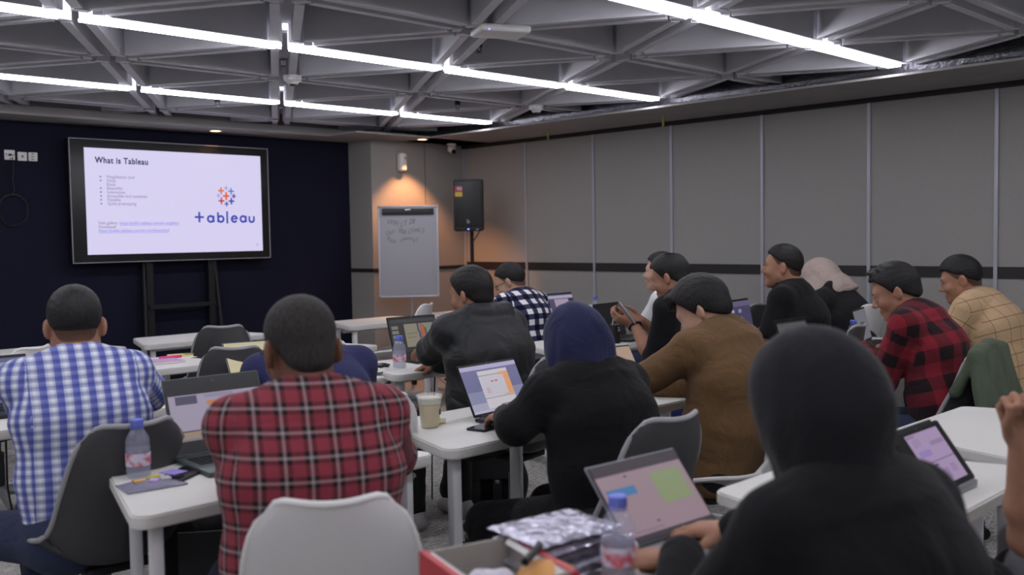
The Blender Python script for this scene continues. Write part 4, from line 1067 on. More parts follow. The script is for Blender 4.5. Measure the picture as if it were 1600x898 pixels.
def headscarf(key, mate, drape=0.30, h=0.006, fold=0.005, tail=False, width=1.0, open_=True, bulk=0.0, seed=3, neck=0.080):
    q = PEOPLE[key]; H, F, NB, r, f, bk, tu, hs = (q[k] for k in ('H', 'F', 'NB', 'r', 'f', 'bk', 'tu', 'hs'))
    W = lambda x, y, z: H+F@V3(x*hs, y*hs, z*hs); up = V3(0, 0, 1)
    pr = [Ell(W(0, -0.010, 0.022), [0.092*hs+bulk, 0.114*hs+bulk, 0.108*hs+bulk], F, 0.03), Ell(W(0, -0.035, -0.02), [0.088*hs+bulk, 0.10*hs+bulk, 0.10*hs], F, 0.04),
          Cone(W(0, 0.02, -0.07), NB+f*0.04-up*0.02, neck+bulk*0.5, neck+0.008+bulk, 0.05, flat=(r, 1.12)), Cone(W(0, -0.03, -0.05), NB+bk*0.005, neck+bulk*0.6, neck+bulk, 0.05, flat=(r, 1.1))]
    if drape:
        pr += [Cone(NB, NB-tu*drape*0.55+f*0.035, 0.082+bulk, 0.128, 0.06, flat=(r, 1.22*width)), Cone(NB+bk*0.01, NB-tu*drape+bk*0.035, 0.080+bulk, 0.118, 0.06, flat=(r, 1.30*width))]
    if tail:
        pr += [Cone(W(0.0, -0.10, -0.055), W(-0.01, -0.135, -0.085), 0.026, 0.036, 0.015), Cone(W(-0.01, -0.135, -0.085), W(-0.02, -0.19, -0.15), 0.034, 0.022, 0.02), Cone(W(-0.01, -0.115, -0.06), W(0.03, -0.10, -0.10), 0.02, 0.03, 0.015)]
    if open_: pr.append(Ell(W(0, 0.125, -0.022), [0.058*hs, 0.070*hs, 0.085*hs], F, 0.012, 's'))
    def disp(P):
        Q = (P-H)@F; th = np.arctan2(Q[:, 0], -Q[:, 1]); z = Q[:, 2]
        return (fold*(np.sin(th*5+z*26+seed)*np.clip(0.45-z*5, 0.35, 1.3)*0.7+np.sin(th*11-z*34+1+seed)*0.4*np.clip(0.3-z*4, 0.1, 1))).astype(f32)
    if drape: pr.append(Fun(lambda P: ((NB-tu*(drape+0.06))-P)@tu, 'i', 0.01))
    v_, q_ = implicit(pr, h, disp, fold*2)
    return np_mesh('headscarf', v_, q_, [mate], q['ob'], q['O'])
# ------------------------------------------------------------------ the people and their chairs
W1 = srgb(255, 255, 255)
TOPM = {
 'blue': plaid('blue_white_check', W1, [(0, srgb(124, 130, 190)), (.17, srgb(114, 121, 188)), (.46, srgb(200, 205, 224)), (.62, srgb(228, 230, 234)), (.86, srgb(200, 205, 224))],
               [(0, srgb(196, 200, 220)), (.22, srgb(178, 184, 212)), (.50, srgb(232, 234, 240)), (.72, srgb(255, 255, 255))], .044, .026, fold=0.3),
 'red': plaid('red_tartan', srgb(255, 250, 250), [(0, srgb(134, 56, 68)), (.48, srgb(34, 30, 32)), (.67, srgb(158, 146, 148)), (.79, srgb(34, 30, 32)), (.98, srgb(134, 56, 68))],
              [(0, srgb(134, 56, 68)), (.48, srgb(34, 30, 32)), (.67, srgb(158, 146, 148)), (.79, srgb(34, 30, 32)), (.98, srgb(134, 56, 68))], .056, .052, mode='MIX', fold=0.3, fac=0.5),
 'check': plaid('navy_white_gingham', W1, [(0, srgb(58, 60, 92)), (.5, srgb(240, 240, 240))], [(0, srgb(58, 60, 92)), (.5, srgb(240, 240, 240))], .074, .074, fold=0.25),
 'flannel': plaid('red_black_buffalo', srgb(255, 250, 250), [(0, srgb(126, 36, 48)), (.5, srgb(36, 26, 30))], [(0, srgb(126, 36, 48)), (.5, srgb(36, 26, 30))], .118, .118, mode='MIX', fold=0.35, fac=0.5),
 'tan': plaid('tan_window_check', srgb(184, 156, 122), [(0, W1), (.90, srgb(196, 180, 172)), (.95, W1)], [(0, W1), (.88, srgb(186, 168, 160)), (.95, W1)], .072, .066, fold=0.4),
 'navy': cloth('navy_jersey', srgb(46, 48, 84)), 'jacket': cloth('black_shell_jacket', srgb(29, 31, 33), rough=0.55, fold=0.6, scale=7, spec=0.4),
 'black': cloth('black_jersey', srgb(20, 20, 22), fold=0.4), 'white': cloth('white_shirt', srgb(226, 226, 228)), 'blackshirt': cloth('black_shirt', srgb(24, 24, 26), fold=0.45),
 'brown': cloth('brown_jacket_cloth', srgb(104, 80, 54), fold=0.6, scale=8), 'polo': cloth('black_polo', srgb(19, 20, 22), fold=0.35), 'hoodie': cloth('black_hoodie', srgb(34, 34, 36), fold=0.4),
 'abaya': cloth('black_abaya', srgb(16, 16, 19), fold=0.5, scale=6)}
SC_NAVY = cloth('navy_scarf', srgb(38, 41, 72), fold=0.55, scale=7, sheen=0.1); SC_BEIGE = cloth('beige_scarf', srgb(176, 160, 152), fold=0.5, scale=14); SC_BLACK = cloth('black_scarf', srgb(28, 28, 32), fold=0.3, sheen=0.1)
def fr(az): return Vector((math.sin(R(az)), math.cos(R(az)), 0)), Vector((math.cos(R(az)), -math.sin(R(az)), 0))
def seat(key, label, px, py, d, az, lean, side=0.0, hl=None, hr=None, **kw):
    """head centre from its pixel and distance; the pelvis sits `lean` behind it; hands as (forward, right, height) from the pelvis or a point"""
    Hd = at(px, py, d=d); f, r = fr(az); pel = Hd-f*lean-r*side
    def hp_(q):
        if q is None or isinstance(q, Vector): return q
        return (pel.x+f.x*q[0]+r.x*q[1], pel.y+f.y*q[0]+r.y*q[1], q[2])
    person(key, label, (pel.x, pel.y), Hd, az, hands=(hp_(hl), hp_(hr)), **kw)
    return pel
T_ = 0.775
# nearest row
pel = seat('abaya', 'person in a black headscarf and black robe typing, largest figure at lower right', 1268, 628, 1.72, 16, 0.12, side=-0.03, hl=at(1066, 868, z=0.795), hr=at(1150, 826, z=0.795), haz=4, hp=16, top=TOPM['abaya'], hair=None, hijab=True,
     curl=(0.28, 0.30), fat=1.08, loose=0.010, shw=0.165, h=0.0055, collar=True, trousers='blackcloth', parts={'top': 'robe'}, skin='tan', wr=0.005, legaz=10, hs=1.0, nbd=0.135, poles=((-0.7, -0.2, -0.6), (0.6, -0.5, -0.7)),
     hand_d=(nrm((-0.35, 0.8, -0.15)), nrm((-0.15, 0.9, -0.15))), face=True)
headscarf('abaya', SC_BLACK, drape=0.0, h=0.006, fold=0.004, bulk=0.006, neck=0.070)
chair('grey', 'dark chair of the person in the black robe at lower right', pel.x+0.02, pel.y-0.06, 12)
fp = at(1592, 655, d=2.2); el = at(1606, 800, d=2.24)
Hd = at(1815, 560, d=2.5); f, r = fr(-10); pel = Hd-f*0.12
person('fist', 'person at the right edge, mostly cut off, resting a raised fist above the table', (pel.x, pel.y), Hd, -10, haz=-25, hp=5, spreadleg=0.10, hands=(fp, (pel.x+f.x*0.25+r.x*0.25, pel.y+f.y*0.25+r.y*0.25, 0.70)), elb=(at(1606, 842, d=2.28), None), poles=((-0.9, 0.2, -0.9), None),
     curl=((1.25, 1.3, 1.35, 1.4), 0.3), hand_d=((-0.10, 0.12, 1.0), None), hand_n=((0.75, 0.62, 0.1), None), thumb=(0.9, 0.4), top=TOPM['blackshirt'], sleeve='short', hair={}, trousers='greytrouser', legaz=-12, h=0.0050, skin='tan', fat=1.05)
chair('grey', 'dark chair of the person raising a fist at the right edge', pel.x, pel.y-0.05, -12)
# second row
pel = seat('red', 'man in red plaid shirt with close-cropped hair seen from behind', 469, 545, 2.36, 24, 0.10, elb=(at(376, 748, z=0.79), at(618, 712, z=0.79)), hl=(0.62, -0.10, T_), hr=(0.66, 0.12, T_), haz=14, hp=14, top=TOPM['red'], hair=dict(vol=0.004, top=0.004, side=0.002, nape=-0.076, rough=0.0008, ear=0.0, front=0.07), hairm='grey',
     skin='dark', fat=1.12, shw=0.172, h=0.0055, trousers='jeans', hs=1.03, legaz=24, wr=0.005, poles=((-0.35, -0.4, -0.9), (0.35, -0.6, -0.9)))
chair('white', 'white chair back of the man in red plaid, large at bottom centre', pel.x+0.02, pel.y-0.06, 34)
pel = seat('navy', 'woman in navy headscarf and black top at a laptop in the middle', 897, 533, 3.30, 8, 0.16, elb=(at(806, 664, d=3.12), None), hl=(0.60, -0.02, T_), hr=(0.50, 0.10, T_), haz=6, hp=18, top=TOPM['black'], hair=None, hijab=True, fat=1.04, loose=0.008, shw=0.175, h=0.0065, collar=True,
     trousers='blackcloth', legaz=0, kneedrop=0.07, parts={'top': 'blouse'}, poles=((-0.8, -0.3, -0.7), (0.8, -0.4, -0.6)), spreadleg=0.12)
headscarf('navy', SC_NAVY, drape=0.0, h=0.0065, fold=0.007, bulk=0.004, open_=True)
chair('grey', 'dark grey chair with pale rim behind the woman in navy headscarf', pel.x-0.10, pel.y-0.10, 4)
pel = seat('brown', 'man in brown jacket with full black hair bent over his table', 1096, 484, 3.80, -2, 0.10, side=0.03, hl=(0.50, -0.16, T_), hr=(0.45, 0.12, T_), haz=-16, hp=34, top=TOPM['brown'], hair=dict(vol=0.022, top=0.026, side=0.016, fringe=0.03, nape=-0.088, ear=-0.014, rough=0.004), skin='light',
     fat=1.02, loose=0.012, shw=0.185, h=0.0065, hunch=0.05, face=True, parts={'top': 'jacket'}, trousers='blackcloth', wr=0.007, poles=((-1.0, -0.4, -0.6), (0.9, -0.5, -0.7)))
chair('white', 'white chair of the man in brown jacket', pel.x+0.05, pel.y-0.05, -26)
pel = seat('flannel', 'man in red and black plaid shirt leaning over his table at right', 1398, 455, 4.50, -8, 0.22, hl=at(1352, 545, d=4.65), hr=(0.52, 0.12, T_), haz=-20, hp=24, top=TOPM['flannel'], hair=dict(vol=0.016, top=0.020, side=0.010, spike=0.020, nape=-0.076, ear=-0.004, rough=0.005), skin='tan',
     fat=1.0, loose=0.008, h=0.007, hunch=0.05, face=True, trousers='jeans', wr=0.006)
chf = chair('grey', 'dark chair with a green jacket over its back at right', pel.x+0.0, pel.y+0.10, -4); CHF = (pel.x+0.0, pel.y+0.10, -4)
pel = seat('tan', 'man in tan checked shirt nearest the right edge', 1500, 437, 5.40, -6, 0.24, hl=(0.52, -0.16, T_), hr=(0.50, 0.14, T_), haz=-20, hp=16, top=TOPM['tan'], hair=dict(vol=0.014, top=0.024, side=0.002, nape=-0.040, ear=0.020, rough=0.004, front=0.060), fade=True, skin='tan', fat=1.15, loose=0.01,
     h=0.0075, hunch=0.05, face=True, trousers='jeans', wr=0.006)
chair('white', 'white chair of the man in tan checked shirt at the right edge', pel.x+0.12, pel.y-0.06, -26)
# third row
pel = seat('blue', 'man in blue and white checked shirt at far left seen from behind', 117, 509, 3.15, 12, 0.12, elb=(at(42, 640, d=3.32), at(238, 622, d=3.36)), hl=(0.62, -0.10, T_), hr=(0.62, 0.10, T_), haz=18, hp=16, top=TOPM['blue'], sleeve='short', hair=dict(vol=0.010, top=0.012, side=0.003, nape=-0.045, rough=0.002), fade=True, skin='tan', fat=1.06, shw=0.165,
     h=0.006, trousers='jeans', legaz=-20, wr=0.005, poles=((-0.7, -0.1, -0.8), (0.7, -0.1, -0.8)))
chair('grey', 'dark grey chair of the man in blue checked shirt at lower left', pel.x+0.04, pel.y-0.03, 0)
pel = seat('navyman', 'person in navy top behind the man in red plaid, head hidden', 474, 522, 3.75, 18, 0.30, hl=(0.58, -0.15, T_), hr=(0.58, 0.14, T_), hp=28, top=TOPM['navy'], hair={}, fat=1.0, loose=0.006, h=0.0075, hunch=0.06, trousers='jeans', spreadleg=0.13)
chair('white', 'white chair whose right edge shows beside the red plaid shoulder', pel.x+0.04, pel.y-0.05, 8)
pel = seat('jacket', 'man in black hooded jacket typing on a laptop near the flipchart', 735, 459, 4.60, 2, 0.14, hl=at(653, 556, z=0.80), hr=(0.52, 0.10, T_), haz=-10, hp=12, top=TOPM['jacket'], hair=dict(vol=0.016, top=0.014, side=0.012, nape=-0.086, rough=0.004, ear=-0.010), skin='tan', fat=1.12, loose=0.020,
     shw=0.19, h=0.0065, hood=True, parts={'top': 'jacket'}, trousers='blackcloth', wr=0.008, shoes='white_shoe', poles=((-0.9, -0.3, -0.9), (0.9, -0.4, -0.7)), face=True)
chair('grey', 'grey chair of the man in black hooded jacket', pel.x+0.06, pel.y-0.08, -10)
pel = seat('phone', 'man in black shirt with thinning crown looking at his phone', 1046, 433, 5.30, -8, 0.12, hl=at(990, 505, d=5.32), hr=at(1003, 501, d=5.42), haz=-14, hp=20, top=TOPM['blackshirt'], sleeve='mid', hair=dict(vol=0.014, top=0.012, side=0.008, nape=-0.082, ear=-0.008, rough=0.004, bald=(-0.012, -0.062, 0.118)), skin='tan',
     h=0.007, trousers='blue_jeans', wr=0.006, curl=(0.75, 0.7), face=True, legaz=-30, hand_d=((-0.5, 0.75, 0.25), (-0.75, 0.55, 0.2)), hand_n=((-0.6, -0.2, -0.7), (0.55, 0.4, -0.6)), poles=((-0.2, -0.5, -1.0), (0.7, -0.3, -0.8)))
chair('grey', 'dark chair of the man looking at his phone', pel.x+0.04, pel.y-0.06, -15)
pel = seat('white', 'man in white shirt half hidden behind the man with the phone', 1032, 424, 6.90, -24, 0.02, hl=(0.30, 0.06, 0.80), hr=(0.40, 0.14, T_), haz=-22, hp=0, top=TOPM['white'], sleeve='short', hair={}, skin='light', h=0.008, face=True, trousers='jeans', legaz=-24, hs=1.08, shw=0.20)
chair('white', 'white chair of the man in white shirt', pel.x+0.02, pel.y-0.05, -24)
pel = seat('polo', 'heavy man in black polo shirt looking to the left', 1222, 416, 5.75, -14, 0.10, hl=(0.34, -0.22, T_), hr=(0.40, 0.18, T_), haz=-22, hp=-2, top=TOPM['polo'], sleeve='short', hair=dict(vol=0.008, top=0.010, side=0.002, nape=-0.040, ear=0.018, rough=0.002, front=0.064), fade=True, skin='tan', fat=1.32, shw=0.20,
     h=0.0075, face=True, neckr=0.064, jaw=1.10, trousers='blackcloth', hs=1.03)
chair('grey', 'dark chair of the man in black polo', pel.x+0.02, pel.y-0.08, -14)
pel = seat('beige', 'woman in beige headscarf and black hooded coat', 1280, 434, 6.50, -6, 0.26, hl=(0.5, -0.15, T_), hr=(0.5, 0.12, T_), haz=-14, hp=24, top=TOPM['hoodie'], hair=None, hijab=True, h=0.008, hood=True, loose=0.01, fat=1.02, hunch=0.05, trousers='blackcloth', parts={'top': 'coat'})
headscarf('beige', SC_BEIGE, drape=0.03, h=0.006, fold=0.007, tail=True, bulk=0.004)
c_ = chair('white', 'white chair of the woman in beige headscarf', pel.x+0.06, pel.y+0.16, 6); c_.scale = (1, 1, 1.06)
# fourth row
pel = seat('check', 'man with glasses in black and white checked shirt looking down', 797, 440, 6.80, -4, 0.20, hl=(0.5, -0.15, T_), hr=(0.5, 0.12, T_), haz=-24, hp=24, top=TOPM['check'], sleeve='short', hair=dict(vol=0.014, top=0.016, side=0.004, nape=-0.050, ear=0.010, rough=0.003), fade=True, skin='light', h=0.0075, hunch=0.05, face=True, trousers='jeans')
chair('grey', 'dark chair of the man in black and white checks', pel.x+0.16, pel.y-0.10, -16)
q = PEOPLE['check']; H, F = q['H'], q['F']; O = Vector(q['O'])
b = B(); Wp = lambda x, y, z: Vector(H+F@V3(x, y, z))-O
for sx in (-1, 1):
    b.tube([Wp(sx*0.033+0.021*math.cos(2*PI*k/16), 0.103-abs(0.008*math.cos(2*PI*k/16)), -0.002+0.017*math.sin(2*PI*k/16)) for k in range(16)], 0.0022, 6, closed=True)
    b.tube([Wp(sx*0.055, 0.096, 0.002), Wp(sx*0.078, 0.06, 0.004), Wp(sx*0.083, -0.02, 0.0)], 0.0022, 6)
b.tube([Wp(-0.012, 0.104, 0.002), Wp(0, 0.106, 0.005), Wp(0.012, 0.104, 0.002)], 0.002, 6)
tag(b.build('eyeglasses', MT['black_plastic'], None, loc=O), 'dark framed glasses on the man in black and white checks', 'glasses')
q = PEOPLE['red']; H, F = q['H'], q['F']; O = Vector(q['O']); b = B()
for sx in (-1, 1):
    b.tube([Wp(sx*0.034+0.023*math.cos(2*PI*k/16), 0.106-abs(0.008*math.cos(2*PI*k/16)), -0.002+0.018*math.sin(2*PI*k/16)) for k in range(16)], 0.0024, 6, closed=True)
    b.tube([Wp(sx*0.057, 0.098, 0.002), Wp(sx*0.081, 0.06, 0.006), Wp(sx*0.087, -0.02, 0.004)], 0.0026, 6)
tag(b.build('eyeglasses', MT['black_plastic'], None, loc=O), 'dark glasses worn by the man in red plaid', 'glasses')
# empty chairs
def floor_px(px, d): v = ray(px, 449); return v.x*d, v.y*d
for kind, px, d, az, lb in (('grey', 338, 6.35, 20, 'empty dark grey chair at the front table below the screen'), ('grey', 366, 5.12, 30, 'dark chair beside the yellow laptop, its pale rim showing'),
     ('white', 548, 5.35, 70, 'white chair seen edge-on right of the navy shoulder'), ('white', 620, 7.9, -32, 'white chair at the table before the flipchart'),
     ('grey', 1144, 7.48, 0, 'grey chair behind the cup, left of the black polo man'), ('white', 912, 7.6, 20, 'pale chair behind the small laptop by the right wall')):
    x, y = floor_px(px, d); chair(kind, lb, x, y, az)
x, y = floor_px(-14, 5.1); chair('white', 'white chair cut by the left edge of the photo', x, y, -30)
# ------------------------------------------------------------------ laptops and the things on the tables
TT = TH_
def lit(name, c, s=0.9): return mat(name, (c[0]*0.04, c[1]*0.04, c[2]*0.04, 1), 0.35, emit=c, es=s)
MT['lap_dark'] = mat('laptop_dark', srgb(40, 41, 44), 0.45, metal=0.2); MT['lap_grey'] = mat('laptop_grey', srgb(140, 142, 148), 0.4, metal=0.5); MT['lap_green'] = mat('laptop_green_grey', srgb(82, 92, 92), 0.4, metal=0.3)
MT['keys'] = mat('laptop_keys', srgb(26, 26, 28), 0.5); MT['keys_light'] = mat('laptop_pale_keys', srgb(150, 152, 158), 0.5); MT['bezel'] = mat('laptop_bezel', srgb(16, 16, 18), 0.3)
LM = {}
def lm_(c, s=0.9):
    k = tuple(c)+(s,)
    if k not in LM: LM[k] = lit('screen_colour_%d' % len(LM), srgb(*c), s)
    return LM[k]
def laptop(label, x, y, az, w, h, th, rects, body='lap_dark', keys='keys', margins=(0.02, 0.06, 0.02, 0.07), z=TT, base=True, depth=None):
    """hinge centre (x, y), user looks along az; screen rectangles as (u0, v0, u1, v1, colour[, glow]) in the lit area, v downwards"""
    t = empty('laptop', label, 'laptop', (x, y, z), -R(az), None)
    dp = depth or h*1.02
    if base:
        B().box((0, -dp/2, 0.009), (w, dp, 0.014), bev=0.004).build('base', MT[body], t)
        b = B(); nx, ny = 14, 5
        for j in range(ny):
            for i in range(nx): b.box((-w*0.43+w*0.86*(i+0.5)/nx, -dp*0.12-dp*0.44*(j+0.5)/ny, 0.0168), (w*0.86/nx*0.82, dp*0.44/ny*0.8, 0.002))
        b.build('keyboard', MT[keys], t, smooth=False)
        B().box((0, -dp*0.78, 0.0162), (w*0.32, dp*0.30, 0.0006)).build('touchpad', MT['lap_grey' if body != 'lap_dark' else 'bezel'], t, smooth=False)
        B().cyl((-w*0.4, 0.002, 0.015), (w*0.4, 0.002, 0.015), 0.006, n=12).build('hinge', MT['bezel'], t)
    a = R(th); M_ = Matrix.Translation((0, 0.0, 0.017)) @ Matrix.Rotation(PI/2-a, 4, 'X').inverted()
    M_ = Matrix.Translation((0, 0.0, 0.017)) @ Matrix.Rotation(-(a-PI/2), 4, 'X')
    def pan(b, x0, x1, z0, z1, y0, y1, bev=0.0, m=0):
        c = bmesh.new(); bmesh.ops.create_cube(c, size=1.0); bmesh.ops.scale(c, vec=(x1-x0, y1-y0, z1-z0), verts=c.verts)
        if bev: bmesh.ops.bevel(c, geom=list(c.edges), offset=bev, segments=2, affect='EDGES')
        b._add(c, m, M_ @ Matrix.Translation(((x0+x1)/2, (y0+y1)/2, (z0+z1)/2)))
    b = B(); pan(b, -w/2, w/2, 0, h, 0.0, 0.007, 0.003); b.build('lid', MT[body], t)
    ml, mt, mr, mb = margins
    b = B(); pan(b, -w/2+0.004, w/2-0.004, 0.006, h-0.004, -0.0012, 0.0); b.build('bezel', MT['bezel'], t, smooth=False)
    X0, X1, Z0, Z1 = -w/2+ml*w, w/2-mr*w, h*mb, h-mt*h
    b = B(); mats = []
    for i, q in enumerate(rects):
        u0, v0, u1, v1, c = q[:5]; s = q[5] if len(q) > 5 else 0.8
        mm = lm_(c, s)
        if mm not in mats: mats.append(mm)
        pan(b, X0+(X1-X0)*u0, X0+(X1-X0)*u1, Z1-(Z1-Z0)*v1, Z1-(Z1-Z0)*v0, -0.0016-0.00012*i, -0.0012, m=mats.index(mm))
    b.build('screen', mats, t, smooth=False)
    b = B(); c_ = M_ @ Vector((0, -0.0013, h-mt*h*0.45)); b.cyl(c_, c_+Vector((0, -0.001, 0)), 0.0028, n=10); b.build('webcam', MT['lap_grey'], t)
    return t
laptop('dark laptop with an orange and white page open before the man in red plaid', 1.483, 2.842, 3.3, .326, .248, 110,
  [(0, 0, 1, 1, (24, 24, 30), .6), (0.0, .10, 1, .78, (158, 148, 170)), (.07, .12, .30, .28, (72, 70, 92)), (.38, .12, .70, .19, (140, 134, 156)), (.40, .25, .66, .33, (190, 122, 70)), (.70, .22, .98, .31, (190, 122, 70)), (.42, .40, .63, .60, (136, 130, 152)), (0, .80, .42, .93, (150, 130, 116)), (.44, .78, .8, .86, (60, 60, 72)), (.0, .93, .35, .97, (120, 118, 124))], body='lap_green', margins=(.03, .16, .03, .16))
laptop('laptop with a plain pale yellow screen before the person in navy', 2.493, 4.36, 11.5, .325, .201, 130, [(0, 0, 1, 1, (206, 196, 164)), (.03, .03, .97, .08, (196, 188, 160))], body='lap_grey', keys='keys_light', margins=(.02, .04, .02, .05))
laptop('dark laptop with a small slide of red and blue ribbons before the black jacket', 3.473, 4.33, 4.3, .333, .231, 108,
  [(0, 0, 1, 1, (48, 48, 50), .6), (.02, .01, .98, .10, (64, 64, 66), .6), (.03, .20, .17, .30, (120, 116, 108)), (.03, .34, .17, .44, (120, 116, 108)), (.03, .48, .17, .58, (120, 116, 108)), (.03, .62, .17, .72, (120, 116, 108)), (.30, .16, .93, .86, (134, 128, 110)), (.68, .16, .93, .86, (122, 130, 116)),
   (.58, .16, .62, .42, (60, 70, 96)), (.60, .40, .64, .62, (60, 70, 96)), (.64, .16, .70, .66, (160, 92, 66)), (.70, .20, .74, .58, (160, 92, 66)), (.74, .30, .77, .70, (66, 66, 84)), (.34, .44, .56, .47, (108, 102, 90)), (.34, .56, .52, .585, (108, 102, 90))], margins=(.03, .07, .03, .10))
laptop('laptop with a blue desktop and a document window before the navy headscarf', 2.536, 2.653, -4.5, .326, .205, 116,
  [(0, 0, 1, 1, (110, 110, 150)), (0, .0, 1, .09, (178, 172, 206)), (0, .55, 1, 1, (136, 138, 170)), (0, .80, 1, 1, (168, 166, 190)), (0, .95, 1, 1, (186, 182, 204)), (.27, .13, .80, .94, (206, 200, 208)), (.62, .20, .80, .70, (224, 160, 112)), (.29, .26, .70, .68, (198, 194, 206)), (.27, .22, .62, .245, (160, 156, 166)), (.27, .71, .80, .73, (160, 150, 160)),
   (.46, .36, .50, .39, (190, 80, 80)), (.53, .36, .57, .39, (190, 70, 80)), (.34, .50, .40, .62, (200, 170, 184)), (.50, .88, .68, .905, (120, 116, 122))], body='lap_dark', margins=(.02, .05, .02, .05))
laptop('blurred foreground laptop with a pink page, blue bar and green note', 1.726, 1.267, 3.9, .300, .201, 130,
  [(0, 0, 1, 1, (150, 128, 138)), (0, 0, 1, .14, (58, 46, 56), .7), (0, .93, 1, 1, (60, 52, 62), .7), (.04, .32, .36, .43, (64, 118, 168)), (.58, .22, .93, .64, (134, 146, 108)), (.30, .18, .33, .205, (70, 56, 66)), (.40, .80, .43, .825, (86, 68, 78)), (.06, .88, .45, .895, (128, 100, 118))], body='lap_grey', keys='keys_light', margins=(.03, .03, .03, .04))
laptop('laptop with a peach screen before the man in brown jacket', 3.31, 2.743, 11.6, .325, .191, 123, [(0, 0, 1, 1, (176, 150, 132)), (.1, .2, .7, .8, (180, 156, 140))], margins=(.02, .04, .02, .05))
laptop('black laptop with a dark screen before the man holding the phone', 4.94, 4.11, -6.8, .323, .223, 104, [(0, 0, 1, 1, (22, 22, 25), .5), (.02, .16, .98, .175, (60, 60, 62), .6), (.64, .50, .69, .60, (150, 150, 152), .7), (.72, .48, .83, .60, (150, 150, 152), .7), (.62, .68, .8, .69, (70, 70, 72), .6)], margins=(.03, .06, .03, .10))
laptop('laptop with purple icons before the man in black polo', 5.64, 3.56, -8, .325, .225, 102, [(0, 0, 1, 1, (70, 66, 98)), (.0, .0, 1, .18, (98, 94, 124)), (.08, .28, .2, .38, (170, 166, 186)), (.08, .5, .2, .6, (170, 166, 186)), (.08, .72, .2, .82, (170, 166, 186)), (.4, .28, .55, .4, (140, 136, 168)), (.4, .55, .55, .67, (150, 146, 176))])
laptop('small looking laptop left of the navy headscarf top, near the wall', 5.94, 5.45, -2, .325, .205, 112, [(0, 0, 1, 1, (84, 80, 110)), (0, .06, 1, .2, (176, 170, 196)), (.22, .24, .78, .95, (172, 158, 176)), (.8, .25, .97, .36, (52, 50, 72))])
laptop('black framed laptop with a grey screen behind the front headscarf', 4.83, 2.70, 2, .327, .200, 108, [(0, 0, 1, 1, (86, 86, 88)), (.0, .0, 1, .05, (50, 50, 52))], margins=(.05, .10, .07, .08))
laptop('dark laptop seen edge-on before the face of the red and black plaid man', 5.58, 2.68, -14, .325, .205, 104, [(0, 0, 1, 1, (110, 110, 120))])
laptop('laptop at the left edge with a bluish screen before the blue checked shirt', 1.225, 4.33, 4, .325, .215, 108, [(0, 0, 1, 1, (92, 96, 136)), (.05, .1, .9, .3, (150, 150, 176))])
# convertible standing like a tent
t = laptop('tablet-like folded computer propped on the table showing a lilac page', 2.531, 0.98, 0, .293, .178, 126, [(0, 0, 1, 1, (168, 146, 182)), (.02, .03, .25, .06, (126, 106, 142)), (.55, .22, .96, .30, (146, 124, 160)), (.10, .34, .45, .46, (150, 128, 186)), (0, .565, 1, .58, (96, 80, 108)), (.04, .62, .42, .66, (88, 74, 100)), (.30, .74, .60, .94, (146, 124, 160)), (.70, .70, .86, .86, (154, 132, 168)), (.1, .1, .3, .25, (158, 136, 172))], base=False, margins=(.21, .09, .12, .09))
b = B(); b.box((0, 0.105, 0.075), (0.293, 0.012, 0.172), Matrix.Rotation(R(-14), 3, 'X'), bev=0.004); b.build('base', MT['lap_dark'], t)
b = B().box((0, -0.008, 0.012), (0.24, 0.014, 0.018), bev=0.004); b.build('hinge_bar', MT['lap_grey'], t)

# --- water bottles
MT['pet'] = mat('clear_bottle_plastic', srgb(196, 200, 224), 0.10, spec=0.8, alpha=0.24); MT['water'] = mat('water', srgb(176, 180, 206), 0.05, spec=0.6, alpha=0.20)
MT['cap_blue'] = mat('blue_bottle_cap', srgb(104, 118, 208), 0.45)
lb_ = mat('bottle_label', srgb(214, 208, 220), 0.5); nt = lb_.node_tree; tc = nt.nodes.new('ShaderNodeTexCoord'); vo = nt.nodes.new('ShaderNodeTexNoise'); vo.inputs['Scale'].default_value = 32; rp = nt.nodes.new('ShaderNodeValToRGB')
rp.color_ramp.elements[0].position = .40; rp.color_ramp.elements[0].color = srgb(190, 92, 104); rp.color_ramp.elements[1].position = .56; rp.color_ramp.elements[1].color = srgb(206, 202, 220)
nt.links.new(tc.outputs['Object'], vo.inputs['Vector']); nt.links.new(vo.outputs['Fac'], rp.inputs['Fac']); nt.links.new(rp.outputs['Color'], bsdf(lb_).inputs['Base Color']); MT['bottle_label'] = lb_
def make_bottle(label):
    t = empty('water_bottle', label, 'bottle', (0, 0, 0), 0, 'small water bottles with blue caps')
    prof = [(0.0, 0.004), (0.018, 0.002), (0.031, 0.0), (0.0345, 0.006), (0.0335, 0.012), (0.0345, 0.02), (0.0345, 0.034), (0.033, 0.037), (0.033, 0.072), (0.0345, 0.075), (0.0345, 0.088), (0.0325, 0.093), (0.0345, 0.099), (0.033, 0.112), (0.027, 0.126), (0.019, 0.138), (0.0155, 0.145), (0.0155, 0.152)]
    B().lathe(prof, n=32).build('bottle_body', MT['pet'], t)
    B().lathe([(0, 0.006), (0.030, 0.005), (0.0325, 0.010), (0.0325, 0.090), (0.0, 0.0905)], n=28).build('water_fill', MT['water'], t)
    B().lathe([(0.0352, 0.036), (0.0352, 0.073)], n=32).build('wrap_label', MT['bottle_label'], t)
    b = B().lathe([(0, 0.170), (0.0165, 0.170), (0.0185, 0.168), (0.0188, 0.150), (0.0178, 0.148)], n=32)
    b.lathe([(0.0172, 0.1455), (0.0185, 0.1455), (0.0185, 0.143), (0.0165, 0.143)], n=28); b.build('cap', MT['cap_blue'], t)
    return t
bt = None
